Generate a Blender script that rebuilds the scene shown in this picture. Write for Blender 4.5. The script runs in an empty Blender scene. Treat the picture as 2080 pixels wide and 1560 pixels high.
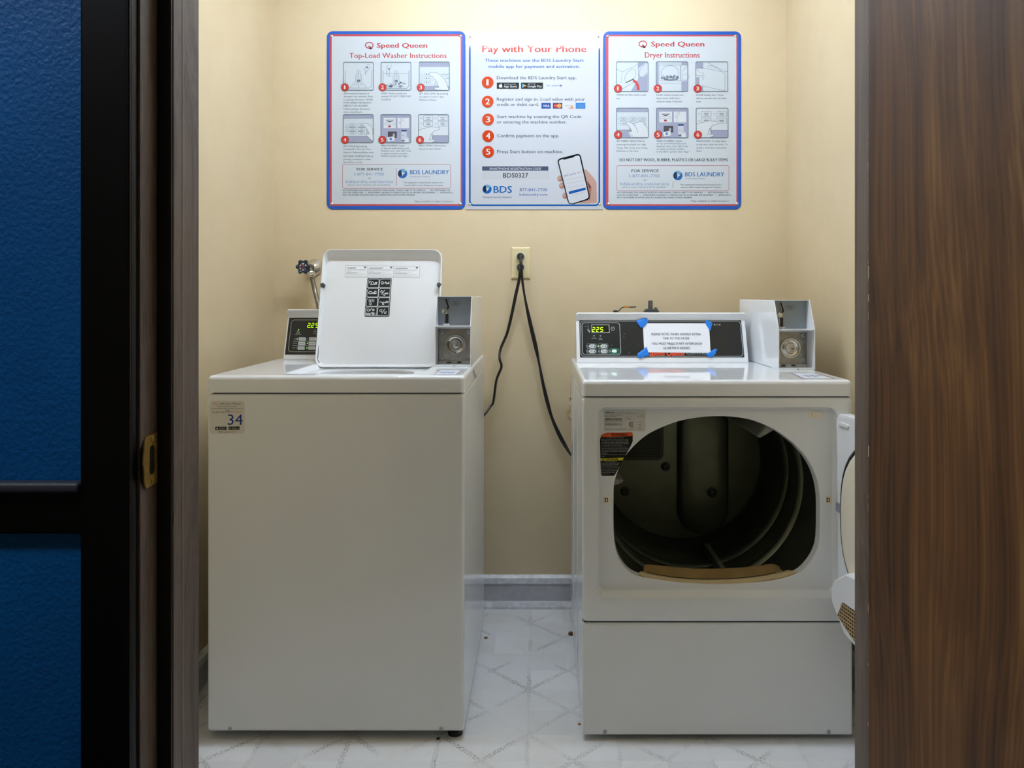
import bpy, bmesh, math, random
from mathutils import Vector, Matrix

random.seed(7)
scene = bpy.context.scene
C = scene.collection

# ------------------------------------------------------------------ camera, world, exposure
FPX, VPX, VPY, EYE = 1570.0, 1095.0, 600.0, 1.124      # focal length in px (2080 wide), level view point, eye height
cam_d = bpy.data.cameras.new('camera'); cam = bpy.data.objects.new('camera', cam_d); C.objects.link(cam)
cam.location = (0, 0, EYE); cam.rotation_euler = (math.pi/2, 0, 0)
cam_d.sensor_width = 36.0; cam_d.lens = FPX*36.0/2080.0
cam_d.shift_x = (1040-VPX)/2080.0; cam_d.shift_y = -(780-VPY)/2080.0
cam_d.clip_start = 0.02
scene.camera = cam
world = bpy.data.worlds.new('world'); scene.world = world; world.use_nodes = True
world.node_tree.nodes['Background'].inputs[0].default_value = (0.9, 0.95, 1.0, 1)
world.node_tree.nodes['Background'].inputs[1].default_value = 0.01
ROOM_LIGHT = 114.0      # emission of the fluorescent diffuser in the laundry room
HALL_LIGHT = 72.0       # emission of the dim dome lamp in the hallway
vs_ = scene.view_settings
vs_.view_transform = 'Standard'; vs_.look = 'None'; vs_.gamma = 1.0; vs_.use_curve_mapping = False
vs_.exposure = 0.0

# ------------------------------------------------------------------ materials
def lin(c):
    if isinstance(c, str):
        c = [int(c[i:i+2], 16)/255 for i in (0, 2, 4)]
    return tuple((x/12.92 if x <= 0.04045 else ((x+0.055)/1.055)**2.4) for x in c)

_mats = {}
def mat(name, col, rough=0.5, metal=0.0, spec=0.5, emit=0.0, bump=None, vary=None, coat=0.0):
    """bump=(scale, strength, distance); vary=(scale, amount) gives a mottled colour"""
    if name in _mats: return _mats[name]
    m = bpy.data.materials.new(name); m.use_nodes = True; _mats[name] = m
    nt = m.node_tree; b = nt.nodes['Principled BSDF']
    rgb = lin(col)
    b.inputs['Base Color'].default_value = (*rgb, 1); m.diffuse_color = (*rgb, 1)
    b.inputs['Roughness'].default_value = rough; b.inputs['Metallic'].default_value = metal
    b.inputs['Specular IOR Level'].default_value = spec
    b.inputs['Coat Weight'].default_value = coat; b.inputs['Coat Roughness'].default_value = 0.06
    if emit:
        b.inputs['Emission Color'].default_value = (*rgb, 1); b.inputs['Emission Strength'].default_value = emit
    geo = None
    def pos():
        nonlocal geo
        if geo is None: geo = nt.nodes.new('ShaderNodeNewGeometry')
        return geo.outputs['Position']
    if vary:
        n = nt.nodes.new('ShaderNodeTexNoise'); n.inputs['Scale'].default_value = vary[0]; n.inputs['Detail'].default_value = 5
        nt.links.new(pos(), n.inputs['Vector'])
        r = nt.nodes.new('ShaderNodeValToRGB')
        r.color_ramp.elements[0].position = 0.3; r.color_ramp.elements[1].position = 0.7
        r.color_ramp.elements[0].color = (*[x*(1-vary[1]) for x in rgb], 1)
        r.color_ramp.elements[1].color = (*[min(1, x*(1+vary[1]*0.6)) for x in rgb], 1)
        nt.links.new(n.outputs['Fac'], r.inputs['Fac']); nt.links.new(r.outputs['Color'], b.inputs['Base Color'])
    if bump:
        n = nt.nodes.new('ShaderNodeTexNoise'); n.inputs['Scale'].default_value = bump[0]; n.inputs['Detail'].default_value = 3
        nt.links.new(pos(), n.inputs['Vector'])
        bp = nt.nodes.new('ShaderNodeBump'); bp.inputs['Strength'].default_value = bump[1]; bp.inputs['Distance'].default_value = bump[2]
        nt.links.new(n.outputs['Fac'], bp.inputs['Height']); nt.links.new(bp.outputs['Normal'], b.inputs['Normal'])
    return m

INK_ALBEDO = [1.0]
def pm(hexcol, gloss=False):                 # printed ink, matt or under a glossy laminate
    k = INK_ALBEDO[0]
    rgb = [(x*k)**(1/2.2) for x in ((int(hexcol[i:i+2], 16)/255)**2.2 for i in (0, 2, 4))]
    if gloss:
        return mat('gloss_print_'+hexcol, rgb, 0.07, spec=0.5, bump=(6.0, 0.10, 0.02))
    return mat('print_%s_%d' % (hexcol, int(k*100)), rgb, 0.55, spec=0.3)

def nodes_of(name, rough=0.5, spec=0.5):
    m = bpy.data.materials.new(name); m.use_nodes = True; _mats[name] = m
    nt = m.node_tree; b = nt.nodes['Principled BSDF']
    b.inputs['Roughness'].default_value = rough; b.inputs['Specular IOR Level'].default_value = spec
    return m, nt, b

def nd(nt, kind, **kw):
    n = nt.nodes.new(kind)
    for k, v in kw.items():
        if k.startswith('i_'): n.inputs[int(k[2:])].default_value = v
        else: setattr(n, k, v)
    return n

def mathn(nt, op, a, b=None, c=None):
    n = nt.nodes.new('ShaderNodeMath'); n.operation = op
    for i, x in enumerate((a, b, c)):
        if x is None: continue
        if isinstance(x, (int, float)): n.inputs[i].default_value = x
        else: nt.links.new(x, n.inputs[i])
    return n.outputs[0]

def ramp(nt, fac, stops):
    r = nt.nodes.new('ShaderNodeValToRGB'); e = r.color_ramp.elements
    while len(e) < len(stops): e.new(0.5)
    for k, (p, c) in enumerate(stops):
        e[k].position = p; e[k].color = (*c, 1)
    nt.links.new(fac, r.inputs['Fac']); return r.outputs['Color']

def mixc(nt, fac, a, b, mode='MIX'):
    n = nt.nodes.new('ShaderNodeMix'); n.data_type = 'RGBA'; n.blend_type = mode
    for sock, x in ((n.inputs[0], fac), (n.inputs[6], a), (n.inputs[7], b)):
        if isinstance(x, (int, float)): sock.default_value = x
        elif isinstance(x, tuple): sock.default_value = (*x, 1)
        else: nt.links.new(x, sock)
    return n.outputs[2]

def noise(nt, vec, scale, detail=4, stretch=None):
    if stretch:
        mp = nt.nodes.new('ShaderNodeMapping'); mp.inputs['Scale'].default_value = stretch
        nt.links.new(vec, mp.inputs['Vector']); vec = mp.outputs['Vector']
    n = nt.nodes.new('ShaderNodeTexNoise'); n.inputs['Scale'].default_value = scale; n.inputs['Detail'].default_value = detail
    nt.links.new(vec, n.inputs['Vector']); return n.outputs['Fac']

def bumpn(nt, b, h, strength, dist):
    bp = nt.nodes.new('ShaderNodeBump'); bp.inputs['Strength'].default_value = strength; bp.inputs['Distance'].default_value = dist
    nt.links.new(h, bp.inputs['Height']); nt.links.new(bp.outputs['Normal'], b.inputs['Normal'])

# painted plaster, cream with smudges
WALLM, nt, b = nodes_of('cream_wall_paint', 0.55, 0.35)
g = nt.nodes.new('ShaderNodeNewGeometry').outputs['Position']
n1 = noise(nt, g, 2.2, 6); n2 = noise(nt, g, 14, 5)
c = ramp(nt, n1, [(0.3, lin('CDBB97')), (0.7, lin('D4C3A1'))])
c2 = ramp(nt, n2, [(0.25, (0.86, 0.84, 0.80)), (0.6, (1, 1, 1))])
nt.links.new(mixc(nt, 0.22, c, c2, 'MULTIPLY'), b.inputs['Base Color'])
bumpn(nt, b, noise(nt, g, 160, 3), 0.12, 0.002)

BLUEM, nt, b = nodes_of('blue_hall_paint', 0.5, 0.3)
g = nt.nodes.new('ShaderNodeNewGeometry').outputs['Position']
nt.links.new(ramp(nt, noise(nt, g, 6, 4), [(0.3, lin('00599A')), (0.7, lin('0062A6'))]), b.inputs['Base Color'])
bumpn(nt, b, noise(nt, g, 170, 4), 0.5, 0.003)

def wood(name, dark, mid, light, rough=0.45, sc=1.0):
    m, nt, b = nodes_of(name, rough, 0.25)
    g = nt.nodes.new('ShaderNodeNewGeometry').outputs['Position']
    wob = nt.nodes.new('ShaderNodeCombineXYZ'); w1 = mathn(nt, 'MULTIPLY', mathn(nt, 'SUBTRACT', noise(nt, g, 1.6, 1), 0.5), 0.16)
    nt.links.new(w1, wob.inputs[0]); nt.links.new(w1, wob.inputs[1])
    va = nt.nodes.new('ShaderNodeVectorMath'); va.operation = 'ADD'; nt.links.new(g, va.inputs[0]); nt.links.new(wob.outputs[0], va.inputs[1]); g = va.outputs[0]
    broad = noise(nt, g, 9*sc, 4, (1, 1.0, 0.05)); fine = noise(nt, g, 130*sc, 3, (1, 1.0, 0.008)); warp = noise(nt, g, 26*sc, 3, (1, 1.0, 0.035))
    f = mathn(nt, 'ADD', mathn(nt, 'MULTIPLY', broad, 0.42), mathn(nt, 'ADD', mathn(nt, 'MULTIPLY', fine, 0.36), mathn(nt, 'MULTIPLY', warp, 0.24)))
    nt.links.new(ramp(nt, f, [(0.36, lin(dark)), (0.51, lin(mid)), (0.66, lin(light))]), b.inputs['Base Color'])
    bumpn(nt, b, fine, 0.08, 0.001)
    return m
RUBBER = mat('black_rubber', '0C0C0C', 0.45)
DOORM = wood('walnut_door_veneer', '3A230F', '68431F', '8E6535', 0.6)
JAMBM = wood('grey_brown_worn_frame_paint', '453A32', '66584D', '7A6C60', 0.45, 2.0)
DARKM = mat('dark_brown_frame_paint', '0A0705', 0.4, spec=0.2)

# sheet-like floor tile: pale grey with speckled diagonals
FLOORM, nt, b = nodes_of('pale_vinyl_tile', 0.42, 0.4)
g = nt.nodes.new('ShaderNodeNewGeometry').outputs['Position']
sx = nt.nodes.new('ShaderNodeSeparateXYZ'); nt.links.new(g, sx.inputs[0])
T = 0.2245
u = mathn(nt, 'DIVIDE', mathn(nt, 'ADD', sx.outputs[0], 0.029), T)
v = mathn(nt, 'DIVIDE', mathn(nt, 'SUBTRACT', sx.outputs[1], 2.203), T)
def near_int(x, w):
    f = mathn(nt, 'ABSOLUTE', mathn(nt, 'SUBTRACT', x, mathn(nt, 'ROUND', x)))
    return mathn(nt, 'LESS_THAN', f, w)
dg = mathn(nt, 'MAXIMUM', near_int(mathn(nt, 'ADD', u, v), 0.045), near_int(mathn(nt, 'SUBTRACT', u, v), 0.045))
dg = mathn(nt, 'MAXIMUM', dg, near_int(u, 0.03))
spk = mathn(nt, 'GREATER_THAN', noise(nt, g, 300, 2), 0.545)
big = ramp(nt, noise(nt, g, 7, 3), [(0.42, (0, 0, 0)), (0.62, (1, 1, 1))])
msk = mathn(nt, 'MULTIPLY', mathn(nt, 'MULTIPLY', dg, spk), big)
chk = nt.nodes.new('ShaderNodeTexWhiteNoise'); chk.noise_dimensions = '2D'
cmb = nt.nodes.new('ShaderNodeCombineXYZ')
nt.links.new(mathn(nt, 'FLOOR', mathn(nt, 'MULTIPLY', u, 2)), cmb.inputs[0]); nt.links.new(mathn(nt, 'FLOOR', mathn(nt, 'MULTIPLY', v, 2)), cmb.inputs[1])
nt.links.new(cmb.outputs[0], chk.inputs['Vector'])
base = ramp(nt, chk.outputs['Value'], [(0.0, lin('E4E5E6')), (1.0, lin('F0F1F2'))])
stain = ramp(nt, noise(nt, g, 5, 6), [(0.45, (1, 1, 1)), (0.75, (0.86, 0.82, 0.76))])
c = mixc(nt, 0.6, base, stain, 'MULTIPLY')
c = mixc(nt, mathn(nt, 'MULTIPLY', mathn(nt, 'GREATER_THAN', noise(nt, g, 240, 2), 0.70), 0.35), c, lin('8A857C'))
nt.links.new(mixc(nt, mathn(nt, 'MULTIPLY', msk, 0.8), c, lin('6C6A66')), b.inputs['Base Color'])
bumpn(nt, b, noise(nt, g, 200, 3), 0.08, 0.001)

ENAMEL = mat('white_enamel', 'EAEDF0', 0.035, spec=0.5)
ENAMELF = mat('satin_white_enamel', 'E7EAEB', 0.14, spec=0.45, bump=(160, 0.03, 0.0005))
PLASTW = mat('white_plastic', 'E6E8EA', 0.3)
CREAM = mat('cream_plastic', 'EFE6CF', 0.35)
TAN = mat('tan_plastic', 'B79C6C', 0.4, vary=(30, 0.12))
BLACKP = mat('black_panel', '14191B', 0.3, bump=(500, 0.1, 0.0004))
RUBBER = mat('black_rubber', '0C0C0C', 0.45)
GAPM = mat('dark_gap', '1A1A18', 0.8)
CHROME = mat('chrome', 'D8D8D6', 0.14, metal=1.0)
STEEL = mat('brushed_steel', '9A978F', 0.34, metal=1.0, vary=(60, 0.2))
ZINC = mat('zinc_screw', 'B9BCBE', 0.3, metal=1.0)
BRASS = mat('worn_brass', 'D2AC58', 0.35, metal=0.75, vary=(90, 0.35))
DRUM = mat('galvanised_drum', '6C7263', 0.36, metal=0.85, vary=(14, 0.15))
DRUMD = mat('dark_drum_paint', '3C4238', 0.4, metal=0.5)
GREYM = mat('grey_meter_face', '8B949B', 0.35, metal=0.3)
BASEM = mat('grey_baseboard', 'BCBDC2', 0.4, vary=(40, 0.12))
BASET = mat('white_baseboard_lip', 'E4E5EA', 0.35, vary=(50, 0.2))
HANDW = mat('blue_handwheel_paint', '0F2C46', 0.3)
TAPE = mat('blue_masking_tape', '0A7ADC', 0.55, bump=(90, 0.3, 0.001))
PAPER = mat('white_paper', 'EDEFF5', 0.6)
GLOWG = mat('green_segment_glow', 'B6F000', 0.5, emit=1.4)
LEDG = mat('green_led_glow', '7CE03A', 0.5, emit=1.6)
DIFFUSER = mat('lamp_diffuser', 'E0EDFF', 0.4, emit=ROOM_LIGHT)
HALLGLOW = mat('hall_lamp_glass', 'EAF2FF', 0.4, emit=HALL_LIGHT)
IVORY = mat('ivory_plastic', 'D9CB9E', 0.3)

# ------------------------------------------------------------------ mesh helpers (all in world metres)
ORIGIN = {}
class M:
    """collects faces with materials, links them as ONE mesh object"""
    def __init__(s): s.v = []; s.f = []; s.fm = []; s.mats = []
    def add(s, vs, fs, m):
        if m not in s.mats: s.mats.append(m)
        k = s.mats.index(m); o = len(s.v)
        s.v += [tuple(p) for p in vs]; s.f += [tuple(i+o for i in f) for f in fs]; s.fm += [k]*len(fs)
        return s
    def build(s, name, parent=None, origin=None, smooth=True, recalc=True, angle=35):
        o = bpy.data.objects.new(name, bpy.data.meshes.new(name)); C.objects.link(o)
        if parent is not None:
            o.parent = parent; org = ORIGIN[parent]
        else:
            org = Vector(origin) if origin is not None else s.base()
            o.location = org
        ORIGIN[o] = org
        s.fill(o, smooth, recalc, angle); return o
    def base(s):
        xs, ys, zs = zip(*s.v)
        return Vector(((min(xs)+max(xs))/2, (min(ys)+max(ys))/2, min(zs)))
    def fill(s, o, smooth=True, recalc=True, angle=35):
        org = ORIGIN[o]; me = o.data
        me.from_pydata([(x-org.x, y-org.y, z-org.z) for x, y, z in s.v], [], s.f)
        for m in s.mats: me.materials.append(m)
        me.polygons.foreach_set('material_index', s.fm)
        if recalc:
            bm = bmesh.new(); bm.from_mesh(me); bmesh.ops.recalc_face_normals(bm, faces=bm.faces); bm.to_mesh(me); bm.free()
        if smooth:
            me.shade_smooth(); me.set_sharp_from_angle(angle=math.radians(angle))
            wn = o.modifiers.new('weighted_normals', 'WEIGHTED_NORMAL'); wn.keep_sharp = True
        me.update()

def thing(name, label, cat, loc, group=None):
    o = bpy.data.objects.new(name, None); C.objects.link(o); o.location = loc; o.empty_display_size = 0.05
    ORIGIN[o] = Vector(loc); o['label'] = label; o['category'] = cat
    if group: o['group'] = group
    return o
def tag(o, label, cat, group=None):
    o['label'] = label; o['category'] = cat
    if group: o['group'] = group
    return o
def struct(o, label=None):
    o['kind'] = 'structure'
    if label: o['label'] = label
    return o

def box(x0, x1, y0, y1, z0, z1, r=0.0, seg=3):
    if r <= 0:
        vs = [(x, y, z) for z in (z0, z1) for y in (y0, y1) for x in (x0, x1)]
        return vs, [(0, 2, 3, 1), (4, 5, 7, 6), (0, 1, 5, 4), (2, 6, 7, 3), (0, 4, 6, 2), (1, 3, 7, 5)]
    bm = bmesh.new(); bmesh.ops.create_cube(bm, size=1)
    for p in bm.verts: p.co = (x0+(p.co.x+.5)*(x1-x0), y0+(p.co.y+.5)*(y1-y0), z0+(p.co.z+.5)*(z1-z0))
    bmesh.ops.bevel(bm, geom=list(bm.edges), offset=r, segments=seg, profile=0.5, affect='EDGES')
    vs = [tuple(p.co) for p in bm.verts]; bm.verts.index_update()
    fs = [tuple(p.index for p in f.verts) for f in bm.faces]; bm.free(); return vs, fs

def loft(loops, cap0=False, cap1=False, closed=True):
    n = len(loops[0]); vs = [tuple(p) for L in loops for p in L]; fs = []
    for a in range(len(loops)-1):
        for i in range(n if closed else n-1):
            j = (i+1) % n
            fs.append((a*n+i, a*n+j, (a+1)*n+j, (a+1)*n+i))
    if cap0: fs.append(tuple(range(n))[::-1])
    if cap1: fs.append(tuple(range((len(loops)-1)*n, len(loops)*n)))
    return vs, fs

def ring(c, a, b, r, n=24):                   # circle in the plane of unit vectors a, b
    c = Vector(c); return [c+a*(r*math.cos(t*2*math.pi/n))+b*(r*math.sin(t*2*math.pi/n)) for t in range(n)]
def lathe(c, axis, prof, n=28, cap0=True, cap1=True):   # prof: (distance along axis, radius)
    axis = Vector(axis).normalized(); a = axis.orthogonal().normalized(); b = axis.cross(a); c = Vector(c)
    return loft([ring(c+axis*h, a, b, max(r, 1e-5), n) for h, r in prof], cap0, cap1)

def catmull(pts, sub=6):
    pts = [Vector(p) for p in pts]; P = [pts[0]*2-pts[1]]+pts+[pts[-1]*2-pts[-2]]; out = []
    for i in range(1, len(P)-2):
        for k in range(sub):
            t = k/sub; a, b_, c_, d = P[i-1], P[i], P[i+1], P[i+2]
            out.append(0.5*((2*b_)+(c_-a)*t+(2*a-5*b_+4*c_-d)*t*t+(3*b_-a-3*c_+d)*t**3))
    return out+[pts[-1]]
def tube(pts, rad, n=10, flat=1.0, ref=Vector((0, -1, 0))):
    pts = [Vector(p) for p in pts]; L = []
    for i, p in enumerate(pts):
        t = (pts[min(i+1, len(pts)-1)]-pts[max(i-1, 0)]).normalized()
        a = t.cross(ref)
        a = a.normalized() if a.length > 1e-4 else t.orthogonal().normalized()
        b_ = t.cross(a).normalized()
        r = rad[i] if isinstance(rad, list) else rad
        L.append([p+a*(r*math.cos(k*2*math.pi/n))+b_*(r*flat*math.sin(k*2*math.pi/n)) for k in range(n)])
    return loft(L, True, True)

def prism(poly, f0, f1):                      # polygon given in 2D, f0 / f1 map (a, b) to world
    return loft([[f0(*p) for p in poly], [f1(*p) for p in poly]], True, True)

def rrect(x0, x1, y0, y1, r, n=5):
    out = []
    for cx, cy, a0 in ((x1-r, y1-r, 0), (x0+r, y1-r, 90), (x0+r, y0+r, 180), (x1-r, y0+r, 270)):
        for k in range(n+1):
            t = math.radians(a0+90*k/n); out.append((cx+r*math.cos(t), cy+r*math.sin(t)))
    return out

def W(px, py, d):                             # the point at distance d seen at (px, py)
    return Vector(((px-VPX)*d/FPX, d, EYE-(py-VPY)*d/FPX))

class Frame:
    """a flat face in the room: origin, right vector u, up vector v, n out of the face"""
    def __init__(s, o, u=(1, 0, 0), v=(0, 0, 1)):
        s.o = Vector(o); s.u = Vector(u).normalized(); s.v = Vector(v).normalized(); s.n = s.u.cross(s.v)
    def pt(s, a, b_, n=0.0): return s.o+s.u*a+s.v*b_+s.n*n
    def px(s, x, y):
        d = Vector(((x-VPX)/FPX, 1, -(y-VPY)/FPX)); e = Vector((0, 0, EYE))
        t = (s.o-e).dot(s.n)/d.dot(s.n); p = e+d*t-s.o
        return p.dot(s.u), p.dot(s.v)
    def up(s, x, y, n=0.0):
        a, b_ = s.px(x, y); return s.pt(a, b_, n)

# ------------------------------------------------------------------ printing on faces
LAY = 0.00016
TEXTS = []; PENDING = []
class Print:
    """prints flat ink on a Frame. Coordinates come through a local map (ox, oy, scale)"""
    def __init__(s, frame, parent, ox=0, oy=0, sc=1.0, n0=0.0):
        s.fr = frame; s.parent = parent; s.ox = ox; s.oy = oy; s.sc = sc; s.n0 = n0; s.cur = None
    def uv(s, x, y): return s.fr.px(s.ox+x/s.sc, s.oy+y/s.sc)
    def part(s, name, parent=None, label=None):
        o = bpy.data.objects.new(name, bpy.data.meshes.new(name)); C.objects.link(o)
        p = parent or s.parent; o.parent = p; ORIGIN[o] = ORIGIN[p]
        if label: o['label'] = label
        s.cur = M(); PENDING.append((o, s.cur)); return o
    def _poly(s, uvs, m, k):
        area = sum(uvs[i][0]*uvs[(i+1) % len(uvs)][1]-uvs[(i+1) % len(uvs)][0]*uvs[i][1] for i in range(len(uvs)))
        if area < 0: uvs = uvs[::-1]
        s.cur.add([s.fr.pt(a, b_, s.n0+LAY*k) for a, b_ in uvs], [tuple(range(len(uvs)))], m)
    def poly(s, pts, m, k=1): s._poly([s.uv(*p) for p in pts], m, k)
    def rect(s, x0, y0, x1, y1, m, k=1, r=0): s.poly(rrect(x0, x1, y0, y1, r) if r else [(x0, y0), (x1, y0), (x1, y1), (x0, y1)], m, k)
    def disc(s, x, y, r, m, k=1, ry=None, n=28): s.poly([(x+r*math.cos(t*2*math.pi/n), y+(ry or r)*math.sin(t*2*math.pi/n)) for t in range(n)], m, k)
    def line(s, pts, w, m, k=2, closed=False):
        P = [Vector(p) for p in pts]; n = len(P); A = []; B = []
        for i in range(n):
            a = P[i-1] if (i > 0 or closed) else P[i]; c_ = P[(i+1) % n] if (i < n-1 or closed) else P[i]
            d1 = (P[i]-a); d2 = (c_-P[i])
            d1 = d1.normalized() if d1.length > 1e-6 else d2.normalized()
            d2 = d2.normalized() if d2.length > 1e-6 else d1
            t = (d1+d2); t = t.normalized() if t.length > 1e-3 else d1
            nn = Vector((-t.y, t.x)); cs = max(0.5, nn.dot(Vector((-d1.y, d1.x))))
            A.append(P[i]+nn*(w/2/cs)); B.append(P[i]-nn*(w/2/cs))
        vs = [s.fr.pt(*s.uv(*p), s.n0+LAY*k) for p in A+B]; fs = []
        for i in range(n if closed else n-1):
            j = (i+1) % n; fs.append((i, n+i, n+j, j))
        s.cur.add(vs, fs, m)
    def outline(s, x0, y0, x1, y1, w, m, k=2, r=0): s.line(rrect(x0, x1, y0, y1, max(r, 0.01)), w, m, k, True)
    def curve(s, pts, w, m, k=2): s.line([tuple(p) for p in catmull([Vector(p) for p in pts], 4)], w, m, k)
    def circ(s, x, y, r, w, m, k=2, ry=None): s.line([(x+r*math.cos(t*math.pi/10), y+(ry or r)*math.sin(t*math.pi/10)) for t in range(20)], w, m, k, True)
    def text(s, txt, x0, x1, base, cap, m, k=2, bold=0.0, ang=None):
        TEXTS.append((s, s.cur, txt, x0, x1, base, cap, m, k, bold, ang))

def finish_print():
    made = []
    def curve_ob(txt, bold):
        cu = bpy.data.curves.new('t', 'FONT'); cu.body = txt; cu.size = 1.0; cu.resolution_u = 2; cu.offset = bold
        cu.fill_mode = 'FRONT' if hasattr(cu, 'fill_mode') else cu.fill_mode
        o = bpy.data.objects.new('t', cu); C.objects.link(o); return o
    ref = curve_ob('H', 0.0); obs = [curve_ob(t[2], 0.0) for t in TEXTS]
    bpy.context.view_layer.update(); dgp = bpy.context.evaluated_depsgraph_get()
    me = bpy.data.meshes.new_from_object(ref.evaluated_get(dgp)); H0 = max(p.co.y for p in me.vertices); bpy.data.meshes.remove(me)
    for (s, acc, txt, x0, x1, base, cap, m, k, bold, ang), o in zip(TEXTS, obs):
        me = bpy.data.meshes.new_from_object(o.evaluated_get(dgp))
        co = [p.co.copy() for p in me.vertices]
        if co:
            # heavier type is struck three times, a hair apart
            bw = bold*0.8*cap/H0; reps = (-bw, 0.0, bw) if bold > 0.003 else (0.0,)
            a = min(p.x for p in co); b_ = max(p.x for p in co); sx_ = (x1-x0-2*max(reps))/max(b_-a, 1e-6); sy_ = cap/H0
            for ri, rep in enumerate(reps):
                pts = []
                for p in co:
                    X = x0+max(reps)+rep+(p.x-a)*sx_; Y = base-p.y*sy_
                    if ang is not None:
                        ca, sa = math.cos(ang), math.sin(ang); dx, dy = X-x0, Y-base; X, Y = x0+dx*ca-dy*sa, base+dx*sa+dy*ca
                    pts.append(s.fr.pt(*s.uv(X, Y), s.n0+LAY*(k+ri*.04)))
                acc.add(pts, [tuple(f.vertices) for f in me.polygons], m)
        bpy.data.meshes.remove(me)
    for o in obs+[ref]:
        cu = o.data; bpy.data.objects.remove(o); bpy.data.curves.remove(cu)
    for o, acc in PENDING:
        acc.fill(o, False, False)

# ------------------------------------------------------------------ room shell
XL, XR, YB, YF, ZC = -0.957, 0.890, 2.79, 1.098, 2.36      # left wall, right wall, back wall, doorway wall (room side), ceiling
JL, JR, YH = -0.4827, 0.4476, 0.975                         # doorway stops left / right, hall side of the wall
DTOP = 2.06

fl = M().add(*box(XL-.1, XR+.1, YF-.14, YB+.1, -0.05, -0.004), GAPM)
floor = struct(fl.build('floor', origin=(0, 2, -0.05)), 'pale worn vinyl tile floor of the laundry room')
tile_cache = {}
xs = [XL]+[-0.029+T*k for k in range(-4, 5) if XL < -0.029+T*k < XR]+[XR]
ys = [YF-.12]+[2.203+T*k for k in range(-6, 4) if YF-.12+.02 < 2.203+T*k < YB]+[YB]
for i in range(len(xs)-1):
    for j in range(len(ys)-1):
        w_, h_ = xs[i+1]-xs[i], ys[j+1]-ys[j]; key = (round(w_, 4), round(h_, 4))
        if key not in tile_cache:
            t_ = M().add(*box(-w_/2+.00012, w_/2-.00012, -h_/2+.00012, h_/2-.00012, -0.004, 0), FLOORM)
            me = bpy.data.meshes.new('floor_tile'); me.from_pydata(t_.v, [], t_.f); me.materials.append(FLOORM); tile_cache[key] = me
        o = bpy.data.objects.new('floor_tile', tile_cache[key]); C.objects.link(o); o.parent = floor
        o.location = ((xs[i]+xs[i+1])/2, (ys[j]+ys[j+1])/2-2, 0.05)
struct(M().add(*box(-2.2, 2.2, -1.5, YF-.12, -0.05, -0.002), mat('dark_hall_carpet', '2A2A2C', 0.9, bump=(400, .5, .002))).build('floor_hall'))
struct(M().add(*box(XL-.1, XR+.1, YB, YB+.1, -0.05, ZC+.05), WALLM).build('wall_back'))
struct(M().add(*box(XL-.1, XL, YF, YB, -0.05, ZC+.05), WALLM).build('wall_left'))
struct(M().add(*box(XR, XR+.1, YF, YB, -0.05, ZC+.05), WALLM).build('wall_right'))
struct(M().add(*box(XL-.1, XR+.1, YF-.02, YB+.1, ZC, ZC+.05), mat('white_ceiling', 'E4E3DC', 0.8)).build('ceiling'))
# wall with the doorway: room side cream, hall side blue
wf = M()
for (x0, x1, z0, z1) in ((-2.2, JL-.03, -0.05, 2.5), (JR+.03, 2.2, -0.05, 2.5), (JL-.03, JR+.03, DTOP+.03, 2.5)):
    wf.add(*box(x0, x1, YH, YH+.06, z0, z1), BLUEM); wf.add(*box(x0, x1, YH+.06, YF, z0, z1), WALLM)
struct(wf.build('wall_front'))
struct(M().add(*box(-2.2, 2.2, -1.5, -1.4, -0.05, 2.5), WALLM).build('wall_hall'))
struct(M().add(*box(-2.2, 2.2, -1.5, YH, 2.45, 2.5), mat('white_ceiling', 'E4E3DC', 0.8)).build('ceiling_hall'))

# doorway frame: jamb rabbet, stop, casing, on both sides and over the head
def frame_side(name, sgn, xs_):               # xs_ = face of the stop towards the opening
    xj = xs_+sgn*0.0193                        # face of the rabbet
    def bx(a, b_, *r): return (min(a, b_), max(a, b_))+r
    m = M().add(*box(*bx(xj, xj+sgn*0.02, YH-.003, YF+.002, 0.0, DTOP), 0.002), JAMBM)
    tr = struct(m.build(name))
    st = M().add(*box(*bx(xs_, xj+sgn*.002, 1.02, 1.0465, 0.0, DTOP), 0.002), JAMBM)
    st.add(*box(*bx(xs_+sgn*.0004, xj+sgn*.002, 1.0475, YF+.001, 0.0, DTOP), 0.0025), JAMBM); st = st.build('door_stop', tr)
    M().add(*box(*bx(xs_-sgn*.0004, xs_+sgn*.002, 1.0455, 1.0478, 0.0, DTOP), 0.0005, 2), mat('pale_edge_highlight', '9C8F86', .5)).build('edge_highlight', st)  # pale strip paints the highlight line along the stop's corner
    M().add(*box(*bx(xs_+sgn*.0012, xj, 1.0165, 1.0202, 0.0, DTOP), 0.0012), RUBBER).build('stop_shade_strip', st)  # black strip paints the shade on the stop's hall-facing side
    ca = M().add(*box(*bx(xj+sgn*.003, xj+sgn*.066, YH-.02, YH, 0.0, DTOP+.07), 0.004), DARKM); ca.build('casing', tr)
    be = M().add(*box(*bx(xj+sgn*.0025, xj+sgn*.0075, YH-.0235, YH-.0185, 0.0, DTOP+.05), 0.0018), DARKM); be.build('casing_bead', tr)
    return tr, xj
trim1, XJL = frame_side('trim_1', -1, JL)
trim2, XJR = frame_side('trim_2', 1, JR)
m = M().add(*box(JL-.04, JR+.04, YH-.003, YF+.002, DTOP, DTOP+.02), JAMBM).add(*box(JL-.09, JR+.09, YH-.02, YH, DTOP+.012, DTOP+.075, .004), DARKM)
struct(m.build('trim_3'))
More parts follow.
